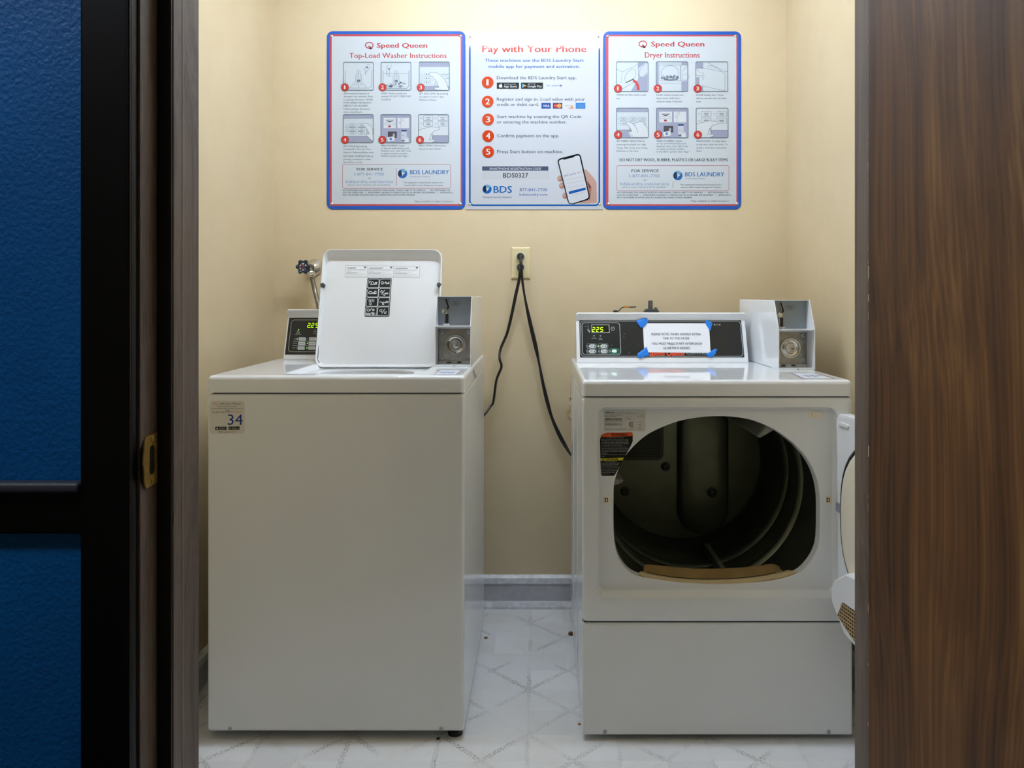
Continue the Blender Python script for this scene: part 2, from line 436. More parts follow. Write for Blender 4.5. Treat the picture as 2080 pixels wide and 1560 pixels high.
# chair rail on the blue hall wall, left of the casing
rail = M().add(*box(-2.2, XJL-.067, YH-.012, YH, 0.826, 0.888, 0.004), DARKM)
rail.add(*box(-2.2, XJL-.067, YH-.020, YH, 0.878, 0.892, 0.005), mat('rail_cap_highlight', '3C3E46', .5))  # lighter cap colour stands for the light its top edge catches
struct(rail.build('trim_4'))
rail = M().add(*box(XJR+.067, 2.2, YH-.012, YH, 0.826, 0.888, 0.004), DARKM).add(*box(XJR+.067, 2.2, YH-.020, YH, 0.878, 0.892, 0.005), DARKM)
struct(rail.build('trim_5'))

# brass strike plate let into the left rabbet
sp = M(); xp = XJL+.0008
yA, yB_, z0, z1, zc = 0.972, 1.012, W(0, 1000, .99).z+.004, W(0, 880, .99).z, 0
zc = (z0+z1)/2
out = [(yB_, z0+.004), (yB_, z1-.002), (yA+.012, z1-.004), (yA, z1-.018), (yA-.006, zc), (yA, z0+.016), (yA+.012, z0+.002)]
hole = rrect(yA+.020, yA+.033, zc-.019, zc+.019, .005, 4)
hc = Vector((yA+.0265, zc)); N_ = 48
def radial(poly, c, n=None, angs=None):
    res = []
    for t in (angs or [k*2*math.pi/n for k in range(n)]):
        d = Vector((math.cos(t), math.sin(t))); best = None
        for i in range(len(poly)):
            a = Vector(poly[i])-c; e = Vector(poly[(i+1) % len(poly)])-Vector(poly[i])
            den = d.x*e.y-d.y*e.x
            if abs(den) < 1e-12: continue
            s_ = (a.x*e.y-a.y*e.x)/den; q = (a.x*d.y-a.y*d.x)/den
            if s_ > 0 and -1e-6 <= q <= 1+1e-6 and (best is None or s_ > best): best = s_
        res.append(c+d*best)
    return res
def lip(p):                                    # the lip curls towards the hall and away from the jamb
    return 0.0 if p.x > yA+.012 else 0.006*((yA+.012-p.x)/.018)**1.5
Lo, Li = radial(out, hc, N_), radial(hole, hc, N_)
Lm = [a.lerp(b_, .5) for a, b_ in zip(Lo, Li)]
sp.add(*loft([[(xp-.0015, p.x, p.y) for p in Li], [(xp+.0015, p.x, p.y) for p in Li], [(xp+.0015+lip(p), p.x, p.y) for p in Lm],
              [(xp+.0015+lip(p), p.x, p.y) for p in Lo], [(xp-.0005+lip(p), p.x, p.y) for p in Lo]]), BRASS)
strike = sp.build('strike_plate', trim1)
strike['label'] = 'worn brass strike plate'
M().add(*box(xp-.0012, xp-.0002, yA+.019, yA+.034, zc-.02, zc+.02), RUBBER).build('latch_hole', strike)
for zz in (zc+.027, zc-.027):
    M().add(*lathe((xp+.0012, yA+.028, zz), (1, 0, 0), [(0, .0042), (.0012, .0040), (.0016, .002)], 14), BRASS).build('screw', strike)

# wooden door swung open into the hall on the right
door = M().add(*box(.4075, .4515, .02, .957, 0.008, 2.045, .0015, 2), DOORM)
door = struct(door.build('door_1'), 'brown walnut-veneer door swung open towards the viewer')
cp = M()
for k in range(34):                            # chipped edge of the veneer, pale wood showing
    z = random.uniform(.05, 1.95); h = random.uniform(.002, .010); w_ = random.uniform(.0004, .0012)
    cp.add(*box(.4072, .4078+w_*.3, .957-w_, .9573, z, z+h, 0), mat('bare_wood_chip', 'B7A284', .8))
for py, h in ((540, .016), (598, .009), (905, .014)):
    z = W(0, py, .957).z; cp.add(*box(.4071, .4085, .957-.003, .9574, z-h, z, 0.0006), mat('bare_wood_chip', 'B7A284', .8))
o = cp.build('edge_chips', door); o['kind'] = 'stuff'
for zz in (.25, 1.05, 1.85):
    M().add(*lathe((.466, .951, zz), (0, 0, 1), [(0, .006), (.09, .006)], 12), BRASS).build('hinge', door)

# baseboards: grey coved strip with pale lips
def baseboard(name, p0, p1, nx, ny):
    zt = .117; prof = [(0, 0), (.024, 0), (.024, .008), (.016, .022), (.011, .026), (.010, .085), (.014, .089), (.014, .108), (.006, zt), (0, zt)]
    L = [[(p[0]+nx*a, p[1]+ny*a, z) for a, z in prof] for p in (p0, p1)]
    m = M(); vs, fs = loft(L, True, True)
    for f in fs:
        zz = sum(vs[i][2] for i in f)/len(f); m.add([vs[i] for i in f], [tuple(range(len(f)))], BASET if (zz < .024 or zz > .086) and len(f) == 4 else BASEM)
    return struct(m.build(name, recalc=False, smooth=False))
baseboard('baseboard_back', (XL, YB), (XR, YB), 0, -1)
baseboard('baseboard_left', (XL, YF), (XL, YB), 1, 0)
baseboard('baseboard_right', (XR, YF), (XR, YB), -1, 0)

# torn plaster edge in the back wall beside the dryer
pt = M(); ez = [748, 760, 772, 781, 792, 800, 808, 815, 824, 832, 838, 846, 850]
ex = [1163, 1160, 1159, 1158, 1157, 1158, 1156, 1160, 1157, 1155, 1153, 1156, 1160]
bk = wallback = bpy.data.objects['wall_back']
pw = [(x+random.uniform(-.6, .6), y) for x, y in zip(ex, ez)]
for i in range(len(pw)-1):
    a, b_ = pw[i], pw[i+1]
    w_ = random.uniform(1.2, 2.4)
    q = [W(a[0]-w_, a[1], YB-.0005), W(a[0]+1.2, a[1]+.8, YB-.0005), W(b_[0]+1.2, b_[1], YB-.0005), W(b_[0]-w_*.6, b_[1]-.5, YB-.0005)]
    q2 = [p+Vector((0, -random.uniform(.001, .004), 0)) for p in q]
    pt.add(*loft([q, q2], False, True), mat('torn_plaster', 'D8C497', .9))
pt.add(*loft([[W(x, y, YB-.0005) for x, y in ((1157, 809), (1163, 808), (1163, 818), (1158, 817))], [W(x, y, YB-.0012) for x, y in ((1157, 809), (1163, 808), (1163, 818), (1158, 817))]], False, True), GAPM)
pt.build('torn_plaster_edge', wallback)

# ------------------------------------------------------------------ ceiling lamp of the laundry room and hall lamp
lt = thing('ceiling_light', 'long white fluorescent lamp on the laundry room ceiling', 'ceiling light', (-.02, 1.985, ZC-.07))
M().add(*box(-.64, .60, 1.875, 2.045, ZC-.025, ZC, .004), PLASTW).build('housing', lt)
M().add(*box(-.62, .58, 1.961, 1.999, ZC-.062, ZC-.024, .012, 4), DIFFUSER).build('diffuser', lt)
for x in (-.63, .59):
    M().add(*box(x-.012, x+.012, 1.89, 2.03, ZC-.066, ZC-.02, .006), PLASTW).build('end_cap', lt)
hl = thing('hall_lamp', 'dim round glass dome lamp on the hallway ceiling', 'ceiling light', (-1.30, .25, 2.36))
M().add(*lathe((-1.30, .25, 2.45), (0, 0, -1), [(0, .16), (.02, .16), (.022, .14)], 32), PLASTW).build('lamp_base', hl)
M().add(*lathe((-1.30, .25, 2.43), (0, 0, -1), [(0, .14), (.03, .13), (.055, .09), (.065, .03), (.067, .001)], 32), HALLGLOW).build('glass_dome', hl)

# ------------------------------------------------------------------ shared machine parts
YM, YMB = 1.95, 2.655                          # front and back of both machines

def screw(parent, c, axis, r, name='screw', m=None):
    s = M().add(*lathe(c, axis, [(0, r), (r*.25, r*.98), (r*.5, r*.7), (r*.56, r*.2)], 16), m or ZINC)
    a = Vector(axis).normalized(); q = a.orthogonal().normalized(); w = a.cross(q); c = Vector(c)+a*(r*.57)
    s.add([c+q*(r*.6)+w*(r*.12), c-q*(r*.6)+w*(r*.12), c-q*(r*.6)-w*(r*.12), c+q*(r*.6)-w*(r*.12)], [(0, 1, 2, 3)], GAPM)
    return s.build(name, parent)

def console(parent, x0, x1, yb, zb):
    fr = Frame((0, yb, zb), (1, 0, 0), (0, math.sin(math.radians(20)), math.cos(math.radians(20))))
    prof = []
    for b_, n in ((0, 0.0), (.004, .001), (.139, .001), (.145, .003), (.152, .011), (.156, .0165), (.159, .018), (.162, .0165), (.164, .012)):
        p = fr.pt(0, b_, n); prof.append((p.y, p.z))
    prof += [(yb+.165, zb+.157), (yb+.172, zb+.150), (yb+.172, zb)]
    cy = sum(p[0] for p in prof)/len(prof); cz = zb+.08
    def shr(k): return [(y+(cy-y)*k*.6, zb+.0005 if z < zb+.003 else z+(cz-z)*k) for y, z in prof]
    L = [[(x, y, z) for y, z in P] for x, P in ((x0, shr(.07)), (x0+.0015, shr(.03)), (x0+.005, shr(0)), (x1-.005, shr(0)), (x1-.0015, shr(.03)), (x1, shr(.07)))]
    return M().add(*loft(L, True, True), ENAMEL).build('console', parent), fr

def coin_meter(parent, x0, x1, yf, yb, zb, label=None):
    """coin box with open recessed front: upper coin slot, lower lock plate"""
    zt, zs, yr, t = zb+.200, zb+.116, yf+.066, .0022
    m = M().add(*box(x0+.0002, x1-.0002, yr, yb, zb, zt-.0002, .0025, 2), ENAMEL)
    side = [(yr+.004, zb), (yf, zb), (yf, zs), (yf+.045, zt), (yr+.004, zt)]
    for xa in (x0, x1-t):
        m.add(*prism(side, lambda y, z: (xa, y, z), lambda y, z: (xa+t, y, z)), ENAMEL)
    m.add(*box(x0+t, x1-t, yf+.0452, yr+.004, zt-t, zt), ENAMEL)
    m.add(*box(x0+t, x1-t, yf+.0003, yr+.004, zb, zb+.005), ENAMEL)
    m.add(*box(x0+t, x1-t, yf+.0003, yr+.004, zs-.003, zs), ENAMEL)
    o = m.build('coin_meter', parent, smooth=False)
    if label: o['label'] = label
    cx = (x0+x1)/2; F = Frame((cx, yr, zb))
    M().add(*box(x0+t, x1-t, yr-.001, yr, zs, zt-t), GREYM).build('slot_face', o)
    # coin slot: chrome cheek, dark slits, pivot and cup
    P = Print(F, o, n0=.001)
    sl = M()
    def quad(pts, n0, n1, mm): sl.add(*prism(pts, lambda a, b_: F.pt(a, b_, n0), lambda a, b_: F.pt(a, b_, n1)), mm)
    quad([(-.031, .192), (-.023, .193), (-.016, .168), (-.019, .160), (-.026, .160), (-.024, .170)], .001, .006, CHROME)
    quad([(-.0300, .1915), (-.0238, .1922), (-.0168, .168), (-.0195, .1615), (-.0248, .1620), (-.0228, .170)], .006, .0064, RUBBER)
    quad([(-.030, .148), (-.019, .148), (-.019, .122), (-.030, .122)], .001, .004, CHROME)
    quad([(-.0285, .1475), (-.0195, .1475), (-.0195, .1225), (-.0285, .1225)], .004, .0044, RUBBER)
    sl.build('coin_slot', o)
    M().add(*lathe(F.pt(-.030, .1555, .001), F.n, [(0, .0085), (.008, .0085), (.0105, .0065), (.011, .001)], 20), CHROME).build('slot_pivot', o)
    M().add(*lathe(F.pt(-.0245, .117, .010), (0, 0, 1), [(0, .010), (.003, .0105), (.0045, .007), (.0045, .001)], 20), CHROME).build('coin_cup', o)
    k = pm('2B3034'); P.part('coin_label', o)
    hexa = [(-.012, .178), (-.007, .184), (.010, .184), (.015, .178), (.010, .172), (-.007, .172)]
    Z = Frame((cx, yr, zb))
    def ln(pts, w):
        pts = [Vector(p) for p in pts]
        for i in range(len(pts)):
            a, b_ = pts[i], pts[(i+1) % len(pts)]; d = (b_-a).normalized(); q = Vector((-d.y, d.x))*w
            P.cur.add([Z.pt(*(p), .0013) for p in (a+q, a-q, b_-q, b_+q)], [(0, 1, 2, 3)], k)
    ln(hexa, .0004)
    class Loc(Print):
        def uv(s, x, y): return (x, -y)
    L_ = Loc(Z, o, n0=.001); L_.cur = P.cur; L_.text('25¢', -.0045, .0075, -.1755, .0055, k, 2, .01)
    # lock plate
    pl = M().add(*box(x0+t+.0004, x1-t-.0004, yr-.003, yr, zb+.011, zb+.104, .0008, 2), STEEL).build('lock_plate', o)
    c = F.pt(0.001, .0575, .003)
    M().add(*lathe(c, F.n, [(0, .0305), (.006, .0305), (.008, .0285), (.008, .0255), (.003, .023), (.0015, .018), (.004, .0165), (.010, .0155), (.0115, .014), (.0115, .0105), (.007, .0095), (.007, .0005)], 40), CHROME).build('lock_ring', o)
    M().add(*lathe(F.pt(.004, .0565, .0095), F.n, [(0, .0090), (.003, .0090), (.0035, .008), (.0035, .0005)], 24), ZINC).build('lock_cylinder', o)
    M().add(*prism([(.002, .0580), (.008, .0580), (.0095, .0565), (.008, .0550), (.002, .0550)], lambda a, b_: F.pt(a, b_, .0129), lambda a, b_: F.pt(a, b_, .0133)), GAPM).build('keyhole', o)
    for a, b_ in ((-.040, .095), (.040, .095), (-.040, .021), (.040, .021)):
        screw(o, F.pt(a, b_, .003), F.n, .0066)
    for a in (-.018, .012):
        M().add(*prism([(a-.007, .0053), (a+.007, .0053), (a+.005, .0085), (a-.005, .0085)], lambda p, q: F.pt(p, q, .0002), lambda p, q: F.pt(p, q, .0012)), GAPM).build('drain_slot', o)
    M().add(*lathe(((x0+x1)/2+.004, yf+.0004, zb+.002), (0, -1, 0), [(0, .0016), (.0006, .0014)], 10), GAPM).build('rivet', o)
    return o

# ------------------------------------------------------------------ washing machine
WX0, WX1, WZ = -.838, -.189, .9215
ws = thing('washing_machine', 'white top-load washing machine with its lid raised and the number 34 sticker', 'washing machine', ((WX0+WX1)/2, 2.3, 0))
cv, cf = box(WX0, WX1, YM, YMB, .0223, .8755, .009, 4)
cab = M().add(cv, [f for f in cf if min(cv[i][2] for i in f) < .8754], ENAMELF)      # open on top, the worktop closes it
cab = cab.build('cabinet', ws)
M().add(*loft([[(x, y, z) for x, y in rrect(WX0+.01, WX1-.01, YM+.008, YMB-.01, .01)] for z in (.868, .882)]), GAPM).build('seam', ws)
for fx, fy in ((-.80, 2.05), (-.215, 1.985), (-.80, 2.61), (-.225, 2.61)):
    M().add(*lathe((fx, fy, 0), (0, 0, 1), [(0, .019), (.012, .020), (.016, .014), (.026, .012)], 20), RUBBER).build('foot', ws)
for px in (467, 896):
    c = W(px, 1480, YM); c.y = YM+.001
    screw(ws, c, (0, -1, 0), .0055)
# worktop with a shallow lid well and the tub mouth
def rl(x0, x1, y0, y1, r, z): return [(x, y, z) for x, y in rrect(x0, x1, y0, y1, r)]
def inset(d, r, z): return rl(WX0+d-.001, WX1-d+.001, YM+d-.001, YMB-d, r, z)
circ = []
for k in range(4):
    for q in range(6):
        t = math.radians(45+90*k+(q/5-.5)*72); circ.append((math.cos(t), math.sin(t)))
tc = (-.483, 2.152)
wt = M().add(*loft([inset(.012, .006, .8785), inset(0, .012, .8785), inset(0, .012, .9110), inset(.0015, .012, .9165), inset(.005, .012, .9203), inset(.010, .012, .9215),
                    rl(-.664, -.303, 1.995, 2.312, .03, .9215), rl(-.661, -.306, 1.998, 2.309, .028, .9190), rl(-.656, -.311, 2.003, 2.304, .026, .9085),
                    rl(-.652, -.315, 2.007, 2.300, .024, .9070),
                    [(tc[0]+.135*a, tc[1]+.135*b_, .9065) for a, b_ in circ], [(tc[0]+.132*a, tc[1]+.132*b_, .90) for a, b_ in circ], [(tc[0]+.132*a, tc[1]+.132*b_, .87) for a, b_ in circ]]), ENAMEL)
wt.build('worktop', ws, angle=50)
M().add(*lathe((tc[0], tc[1], .875), (0, 0, -1), [(0, .132), (.006, .17), (.02, .185), (.38, .185), (.42, .16), (.43, .001)], 40, False, False), STEEL).build('tub', ws)
M().add(*lathe((tc[0], tc[1], .446), (0, 0, 1), [(0, .15), (.02, .14), (.05, .075), (.12, .05), (.34, .04), (.37, .03), (.375, .001)], 24), mat('agitator_plastic', '3E5A78', .4)).build('agitator', ws)
# console
con, FW = console(ws, -.804, -.312, 2.427, WZ)
con['label'] = 'sloping white control console'
# lid leaning back against the console
LH = Vector((0, 2.300, .9085)); LT = Vector((0, 2.400, 1.2600))
FL = Frame(LH, (1, 0, 0), LT-LH); LL = (LT-LH).length
LX0, LX1 = -.6665, -.2985
def lloop(dx, db, dt, r, nf, topn=0.0):
    out = []
    for a, b_ in rrect(LX0+dx, LX1-dx, db, LL-dt, r, 6):
        k = max(0, (b_-(LL-.05))/.05); out.append(FL.pt(a, b_, nf+topn*k))
    return out
lid = M().add(*loft([lloop(.010, .010, .010, .020, -.012), lloop(.002, .002, .002, .024, -.010), lloop(0, 0, 0, .026, -.006), lloop(0, 0, 0, .026, .008, .012),
                     lloop(.0012, .0012, .0012, .025, .0095, .012), lloop(.0032, .0032, .0036, .024, .0095, .012), lloop(.0045, .0045, .005, .023, .008, .011),
                     lloop(.0075, .0075, .024, .022, .0015), lloop(.012, .012, .030, .02, 0)], True, True), ENAMEL)
lid = lid.build('lid', ws, angle=50); lid['label'] = 'white lid raised upright, printed warning labels on its inside'
for x, y in ((657.3, 581.4), (892.8, 580.6)):
    a, b_ = FL.px(x, y)
    M().add(*lathe(FL.pt(a, b_, .004), FL.n, [(0, .0068), (.010, .0068), (.012, .0055), (.0125, .001)], 20), mat('grey_rubber', '3A3E44', .5)).build('bumper', lid)
hk = [FL.up(x, y, .004) for x, y in ((647.5, 702), (646.6, 722), (645.8, 731), (649, 737), (647.5, 741), (644.5, 739))]
M().add(*tube(catmull(hk, 4), .0012, 8), mat('dark_steel_wire', '4A525C', .3, metal=.8)).build('hinge_wire', lid)
cmw = coin_meter(ws, -.2965, -.1935, 2.193, 2.60, WZ+.0004, 'white coin box with chrome lock')

# ------------------------------------------------------------------ dryer
DX0, DX1, DZ = .109, .792, .9104
dr = thing('clothes_dryer', 'white front-load clothes dryer with its round door open', 'dryer', ((DX0+DX1)/2, 2.3, 0))
YS = YM+.024
def rect_y(x0, x1, z0, z1, r, y): return [(x, y, z) for x, z in rrect(x0, x1, z0, z1, r, 3)]
shell = M().add(*loft([rect_y(DX0+.0015, DX1-.0015, .016, .8655, .006, YS-.004), rect_y(DX0+.0015, DX1-.0015, .016, .8655, .006, YMB)], False, True), ENAMELF)
shell.build('cabinet', dr)
for yy in (2.22, 2.47):
    M().add(*box(DX0-.0002, DX0+.003, yy-.004, yy+.004, .03, .86, .001, 2), ENAMELF).build('side_rib', dr)
RD = .018                                      # depth of the dished field
# front panel: rim, dished door field, rolled opening
oc = Vector((.4518, .603))
oppx = [(328, 740), (330, 640), (348, 560), (393, 455), (455, 375), (550, 290), (650, 237), (770, 192), (900, 166), (1020, 156), (1150, 160), (1280, 182), (1400, 228),
        (1500, 290), (1600, 375), (1680, 480), (1725, 590), (1745, 700), (1748, 800), (1746, 950), (1735, 1050), (1700, 1130), (1645, 1200), (1580, 1245), (1450, 1283),
        (1250, 1306), (1040, 1313), (850, 1306), (690, 1290), (520, 1262), (440, 1228), (378, 1160), (342, 1070), (330, 960), (327, 850)]
opn = []
for x, y in oppx:
    p = W(1150+x/3.392, 800+y/3.392, YM+RD); opn.append((p.x, p.z))
opn = [(p.x, p.y) for p in catmull([Vector((a, b_)) for a, b_ in opn+opn[:1]], 4)[:-1]]
pa, pb = W(1214, 1213, YM), W(1699, 828, YM)
R0 = lambda d, r: rrect(DX0+d, DX1-d, .2995+d, .8665-d, r, 4)
R1 = lambda d, r: rrect(pa.x+d*.35, pb.x-d*.35, pa.z+d, pb.z-d*.35, r, 6)       # the lower slope is the widest
angs = set(round(k*2*math.pi/140, 5) for k in range(140))
for P_ in (R0(0, .010), R1(0, .022)):
    for p in P_: angs.add(round(math.atan2(p[1]-oc.y, p[0]-oc.x) % (2*math.pi), 5))
angs = sorted(angs)
def rloop(poly, y, sc=1.0): return [(oc.x+(p.x-oc.x)*sc, y, oc.y+(p.y-oc.y)*sc) for p in radial(poly, oc, angs=angs)]
fp = M().add(*loft([rloop(R0(0, .010), YS), rloop(R0(0, .010), YM+.008), rloop(R0(.0015, .010), YM+.003), rloop(R0(.005, .010), YM+.0006), rloop(R0(.010, .010), YM),
                    rloop(R1(-.004, .024), YM), rloop(R1(0, .022), YM+.0015), rloop(R1(.010, .018), YM+RD-.002), rloop(R1(.015, .015), YM+RD),
                    rloop(opn, YM+RD, 1.012), rloop(opn, YM+RD+.001, 1.004), rloop(opn, YM+RD+.0045, 1.0), rloop(opn, YM+.040, .992)]), ENAMELF)
fp.build('front_panel', dr, angle=45)
M().add(*box(DX0, DX1, YM, YS, .0137, .2965, .006, 3), ENAMELF).build('lower_panel', dr)
M().add(*box(DX0+.006, DX1-.006, YM+.008, YS+.01, .29, .305), GAPM).build('seam', dr)
M().add(*box(DX0+.008, DX1-.008, YM+.008, YMB-.01, .8635, .873), GAPM).build('seam', dr)
for fx in (.15, .75):
    for fy in (2.03, 2.61):
        M().add(*lathe((fx, fy, 0), (0, 0, 1), [(0, .02), (.008, .02), (.011, .012), (.018, .012)], 20), RUBBER).build('foot', dr)
for px in (1229, 1683):
    c = W(px, 1487, YM); c.y = YM+.0005; screw(dr, c, (0, -1, 0), .0058)
def dins(d, r, z): return rl(DX0+d, DX1-d, YM+d-.001, YMB-d, r, z)
M().add(*loft([dins(.012, .006, .8695), dins(0, .012, .8695), dins(0, .012, .899), dins(.0015, .012, .905), dins(.005, .012, .909), dins(.010, .012, DZ)], False, True), ENAMEL).build('worktop', dr, angle=50)
cond, FD = console(dr, .1194, .6640, 2.448, DZ)
cond['label'] = 'sloping white control console'
cmd = coin_meter(dr, .6855, .7905, 2.2135, 2.645, DZ+.0004, 'white coin box with chrome lock')

# drum
RB, Y0, Y1 = .288, YM+.040, 2.47
dm = M()
n_ = len(angs)
def dring(r, y): return [(oc.x+r*math.cos(t), y, oc.y+r*math.sin(t)) for t in angs]
dm.add(*loft([rloop(opn, Y0, .992), rloop(opn, Y0+.004, 1.02), dring(RB+.005, Y0+.012)]), DRUMD)
prof = [(RB, Y0+.014)]
for yc in (2.18, 2.31):
    prof += [(RB, yc-.016), (RB-.010, yc-.008), (RB-.012, yc), (RB-.010, yc+.008), (RB, yc+.016)]
prof += [(RB, 2.405), (RB-.012, 2.425), (RB-.022, Y1-.012), (RB-.034, Y1), (.0001, Y1)]
dm.add(*loft([dring(r, y) for r, y in prof]), DRUM)
drum = dm.build('drum', dr, angle=40); drum['label'] = 'dark galvanised drum'
# pressed relief of the rear wall
def relief(name, poly, h, m, y=Y1, k=.8, par=None):
    c = Vector((sum(p[0] for p in poly)/len(poly), sum(p[1] for p in poly)/len(poly)))
    def L(s, yy): return [(c.x+(p[0]-c.x)*s, yy, c.y+(p[1]-c.y)*s) for p in poly]
    return M().add(*loft([L(1, y), L(.985, y-h*.3), L(.93, y-h*.75), L(k, y-h), L(k*.5, y-h*1.02)], False, True), m).build(name, par or drum, angle=60)
relief('pressed_duct', rrect(.440, .604, .362, .80, .080, 10), .034, DRUM)
def back(x, y): p = W(1150+x/3.392, 800+y/3.392, Y1); return p.x, p.z
gx, gz = back(668, 452)
gp = [(gx, .78), (gx, gz+.03)]+[(gx-.02+.02*math.cos(t), gz+.02-.02*math.sin(t)) for t in (.3, .8, 1.2, 1.5)]+[(.215, gz), (.215, .70), (.26, .78)]
grl = M().add(*prism(gp, lambda x, z: (x, Y1-.004, z), lambda x, z: (x, Y1-.010, z)), DRUMD).build('air_grille', drum, smooth=False)
hm = M(); z = gz+.012; row = 0
while z < .775:
    x = .222+(.0045 if row % 2 else 0)
    while x < gx-.010:
        hm.add([(x+.0028*math.cos(t*math.pi/3), Y1-.0103, z+.0028*math.sin(t*math.pi/3)) for t in range(6)], [tuple(range(6))], GAPM); x += .009
    z += .008; row += 1
o = hm.build('grille_holes', grl, smooth=False); o['kind'] = 'stuff'
for x, y, r in ((685, 500, .010), (988, 660, .011), (405, 672, .010)):
    px_, pz_ = back(x, y)
    M().add(*lathe((px_, Y1-(.034 if x == 988 else 0), pz_), (0, -1, 0), [(0, r*1.5), (.003, r*1.4), (.004, r), (.009, r*.8), (.010, .001)], 20), DRUMD).build('bolt', drum)
for ang, hb, wb in ((50, .095, .045), (172, .056, .030), (285, .036, .012)):      # three lifting baffles
    t = math.radians(ang); d = Vector((math.cos(t), math.sin(t))); s_ = Vector((-d.y, d.x))
    sec = [d*(RB-.001)+s_*wb, d*(RB-hb*.5)+s_*wb*.5, d*(RB-hb+.003)+s_*.006, d*(RB-hb), d*(RB-hb+.003)-s_*.006, d*(RB-hb*.5)-s_*wb*.5, d*(RB-.001)-s_*wb]
    L = [[(oc.x+q.x, y, oc.y+q.y) for q in [p if k == 1 else d*(RB-.001)+(p-d*(RB-.001))*k for p in sec]] for y, k in ((Y0+.02, .75), (Y0+.045, 1), (2.38, 1), (2.44, .5))]
    M().add(*loft(L, True, True), mat('baffle_grey', 'A0A296', .45, metal=.2)).build('baffle', drum, angle=50)
# tan lint filter mouth along the lower edge of the opening
ftp = [[(1297, 1166), (1310, 1171.5), (1340, 1179), (1390, 1185.5), (1441, 1188), (1500, 1185.5), (1550, 1179.5), (1590, 1172), (1621, 1163)],
       [(1299, 1162), (1312, 1165), (1342, 1171), (1390, 1176.5), (1441, 1178.5), (1500, 1176.5), (1548, 1171), (1586, 1164), (1614, 1160)],
       [(1302, 1160), (1315, 1163.5), (1344, 1169.5), (1390, 1175), (1441, 1177), (1500, 1175), (1546, 1169.5), (1576, 1163.5), (1600, 1158)],
       [(1305, 1163), (1318, 1170), (1346, 1176), (1390, 1181), (1441, 1183), (1500, 1181), (1544, 1176), (1570, 1170), (1594, 1162)],
       [(1307, 1160), (1319, 1167), (1346, 1173), (1390, 1178), (1441, 1180), (1500, 1178), (1544, 1173), (1568, 1167), (1590, 1160)],
       [(1308, 1150), (1315, 1148.5), (1345, 1151), (1390, 1155.5), (1441, 1157), (1500, 1155), (1540, 1151), (1567, 1147.5), (1581, 1152)],
       [(1306, 1149), (1313, 1146.5), (1345, 1149), (1390, 1153.5), (1441, 1155), (1500, 1153), (1540, 1149), (1569, 1145.5), (1584, 1151)]]
dpt = [YM+RD+.004, YM+RD+.005, YM+RD+.014, YM+RD+.020, YM+RD+.030, 2.034, 2.040]
L = []
for row, d in zip(ftp, dpt):
    L.append([W(q.x, q.y, d) for q in catmull([Vector(r_) for r_ in row], 4)])
L.append([q+Vector((0, .004, -.04)) for q in L[-1]]); L.append([Vector((q.x, YM+RD+.005, q.z-.012)) for q in L[0]])
flt = M().add(*loft(L[3:]+[L[0]], closed=False), mat('tan_plastic_shaded', 'A08556', .45, vary=(30, .15))).build('lint_filter', dr, angle=30)  # same tan plastic, darkened to paint shade on the back wall
M().add(*loft(L[:4], closed=False), mat('tan_plastic_lit', 'C8B489', .35, vary=(30, .08))).build('filter_lip', flt, angle=30)  # same tan plastic, lightened to paint the light on the lip
sl_ = [[W(q.x, q.y-dy, YM+RD+.015) for q in catmull([Vector(r_) for r_ in ftp[2][1:-1]], 4)] for dy in (-1.0, 1.6)]
M().add(*loft(sl_, closed=False), mat('dark_brown_slot', '3A3020', .6)).build('filter_slot_shade', flt)  # dark ribbon paints the shade inside the slot behind the lip
flt['label'] = 'tan plastic lint filter mouth'
# catches, switch plate
def plate(name, x0, y0, x1, y1, m, y=YM+RD, h=.002):
    a, b_ = W(x0, y1, y), W(x1, y0, y); return M().add(*box(a.x, b_.x, y-h, y+.001, a.z, b_.z, .0006, 2), m).build(name, dr)
for x in (1231.5, 1682):
    pl = plate('door_catch', x-6, 1008, x+6.5, 1023.5, CREAM)
    a, b_ = W(x-3, 1020, YM+RD-.002), W(x+3, 1011, YM+RD-.002)
    M().add(*box(a.x, b_.x, YM+RD-.0027, YM+RD-.0022, a.z, b_.z), mat('dark_brown_slot', '3A3020', .6)).build('catch_slot', pl)
    M().add(*box((a.x+b_.x)/2-.0012, (a.x+b_.x)/2+.0012, YM+RD-.0037, YM+RD-.0025, a.z+.002, b_.z-.002), CREAM).build('catch_spring', pl)
sw = plate('door_switch', 1642, 836, 1668, 849, CREAM)
c = W(1651, 842.5, YM+RD-.002); M().add(*lathe(c, (0, -1, 0), [(0, .0055), (.003, .005), (.004, .003), (.004, .0005)], 18), CREAM).build('switch_button', sw)

# door, hinged at the right edge of the field and swung just past square
FO = Frame((.7485, YM+.004, 0), (math.sin(math.radians(10)), -math.cos(math.radians(10)), 0), (0, 0, 1))
zd0, zd1 = .360, W(0, 838, YM).z
dl = lambda d, n, r: [FO.pt(a, b_, n) for a, b_ in rrect(.004+d, .575-d, zd0+d, zd1-d, r, 6)]
dd = M().add(*loft([dl(.006, -.028, .02), dl(0, -.024, .024), dl(0, -.002, .024), dl(.002, 0, .022), dl(.012, .0005, .02), dl(.02, -.001, .02)], True, True), ENAMELF).build('door', dr, angle=50)
dd['label'] = 'open dryer door seen from its inner side'
lc = (.300, .583); lr = []
for k in range(56):
    t = k*2*math.pi/56; q = 1/((abs(math.cos(t))**2.8+abs(math.sin(t))**2.8)**(1/2.8)); lr.append((lc[0]+.262*q*math.cos(t), lc[1]+.205*q*math.sin(t)))
def lin_(s, n): return [FO.pt(lc[0]+(a-lc[0])*s, lc[1]+(b_-lc[1])*s, n) for a, b_ in lr]
M().add(*loft([lin_(1.03, -.001), lin_(1.035, .004), lin_(1.01, .007), lin_(.99, .004)]), RUBBER).build('door_seal', dd)
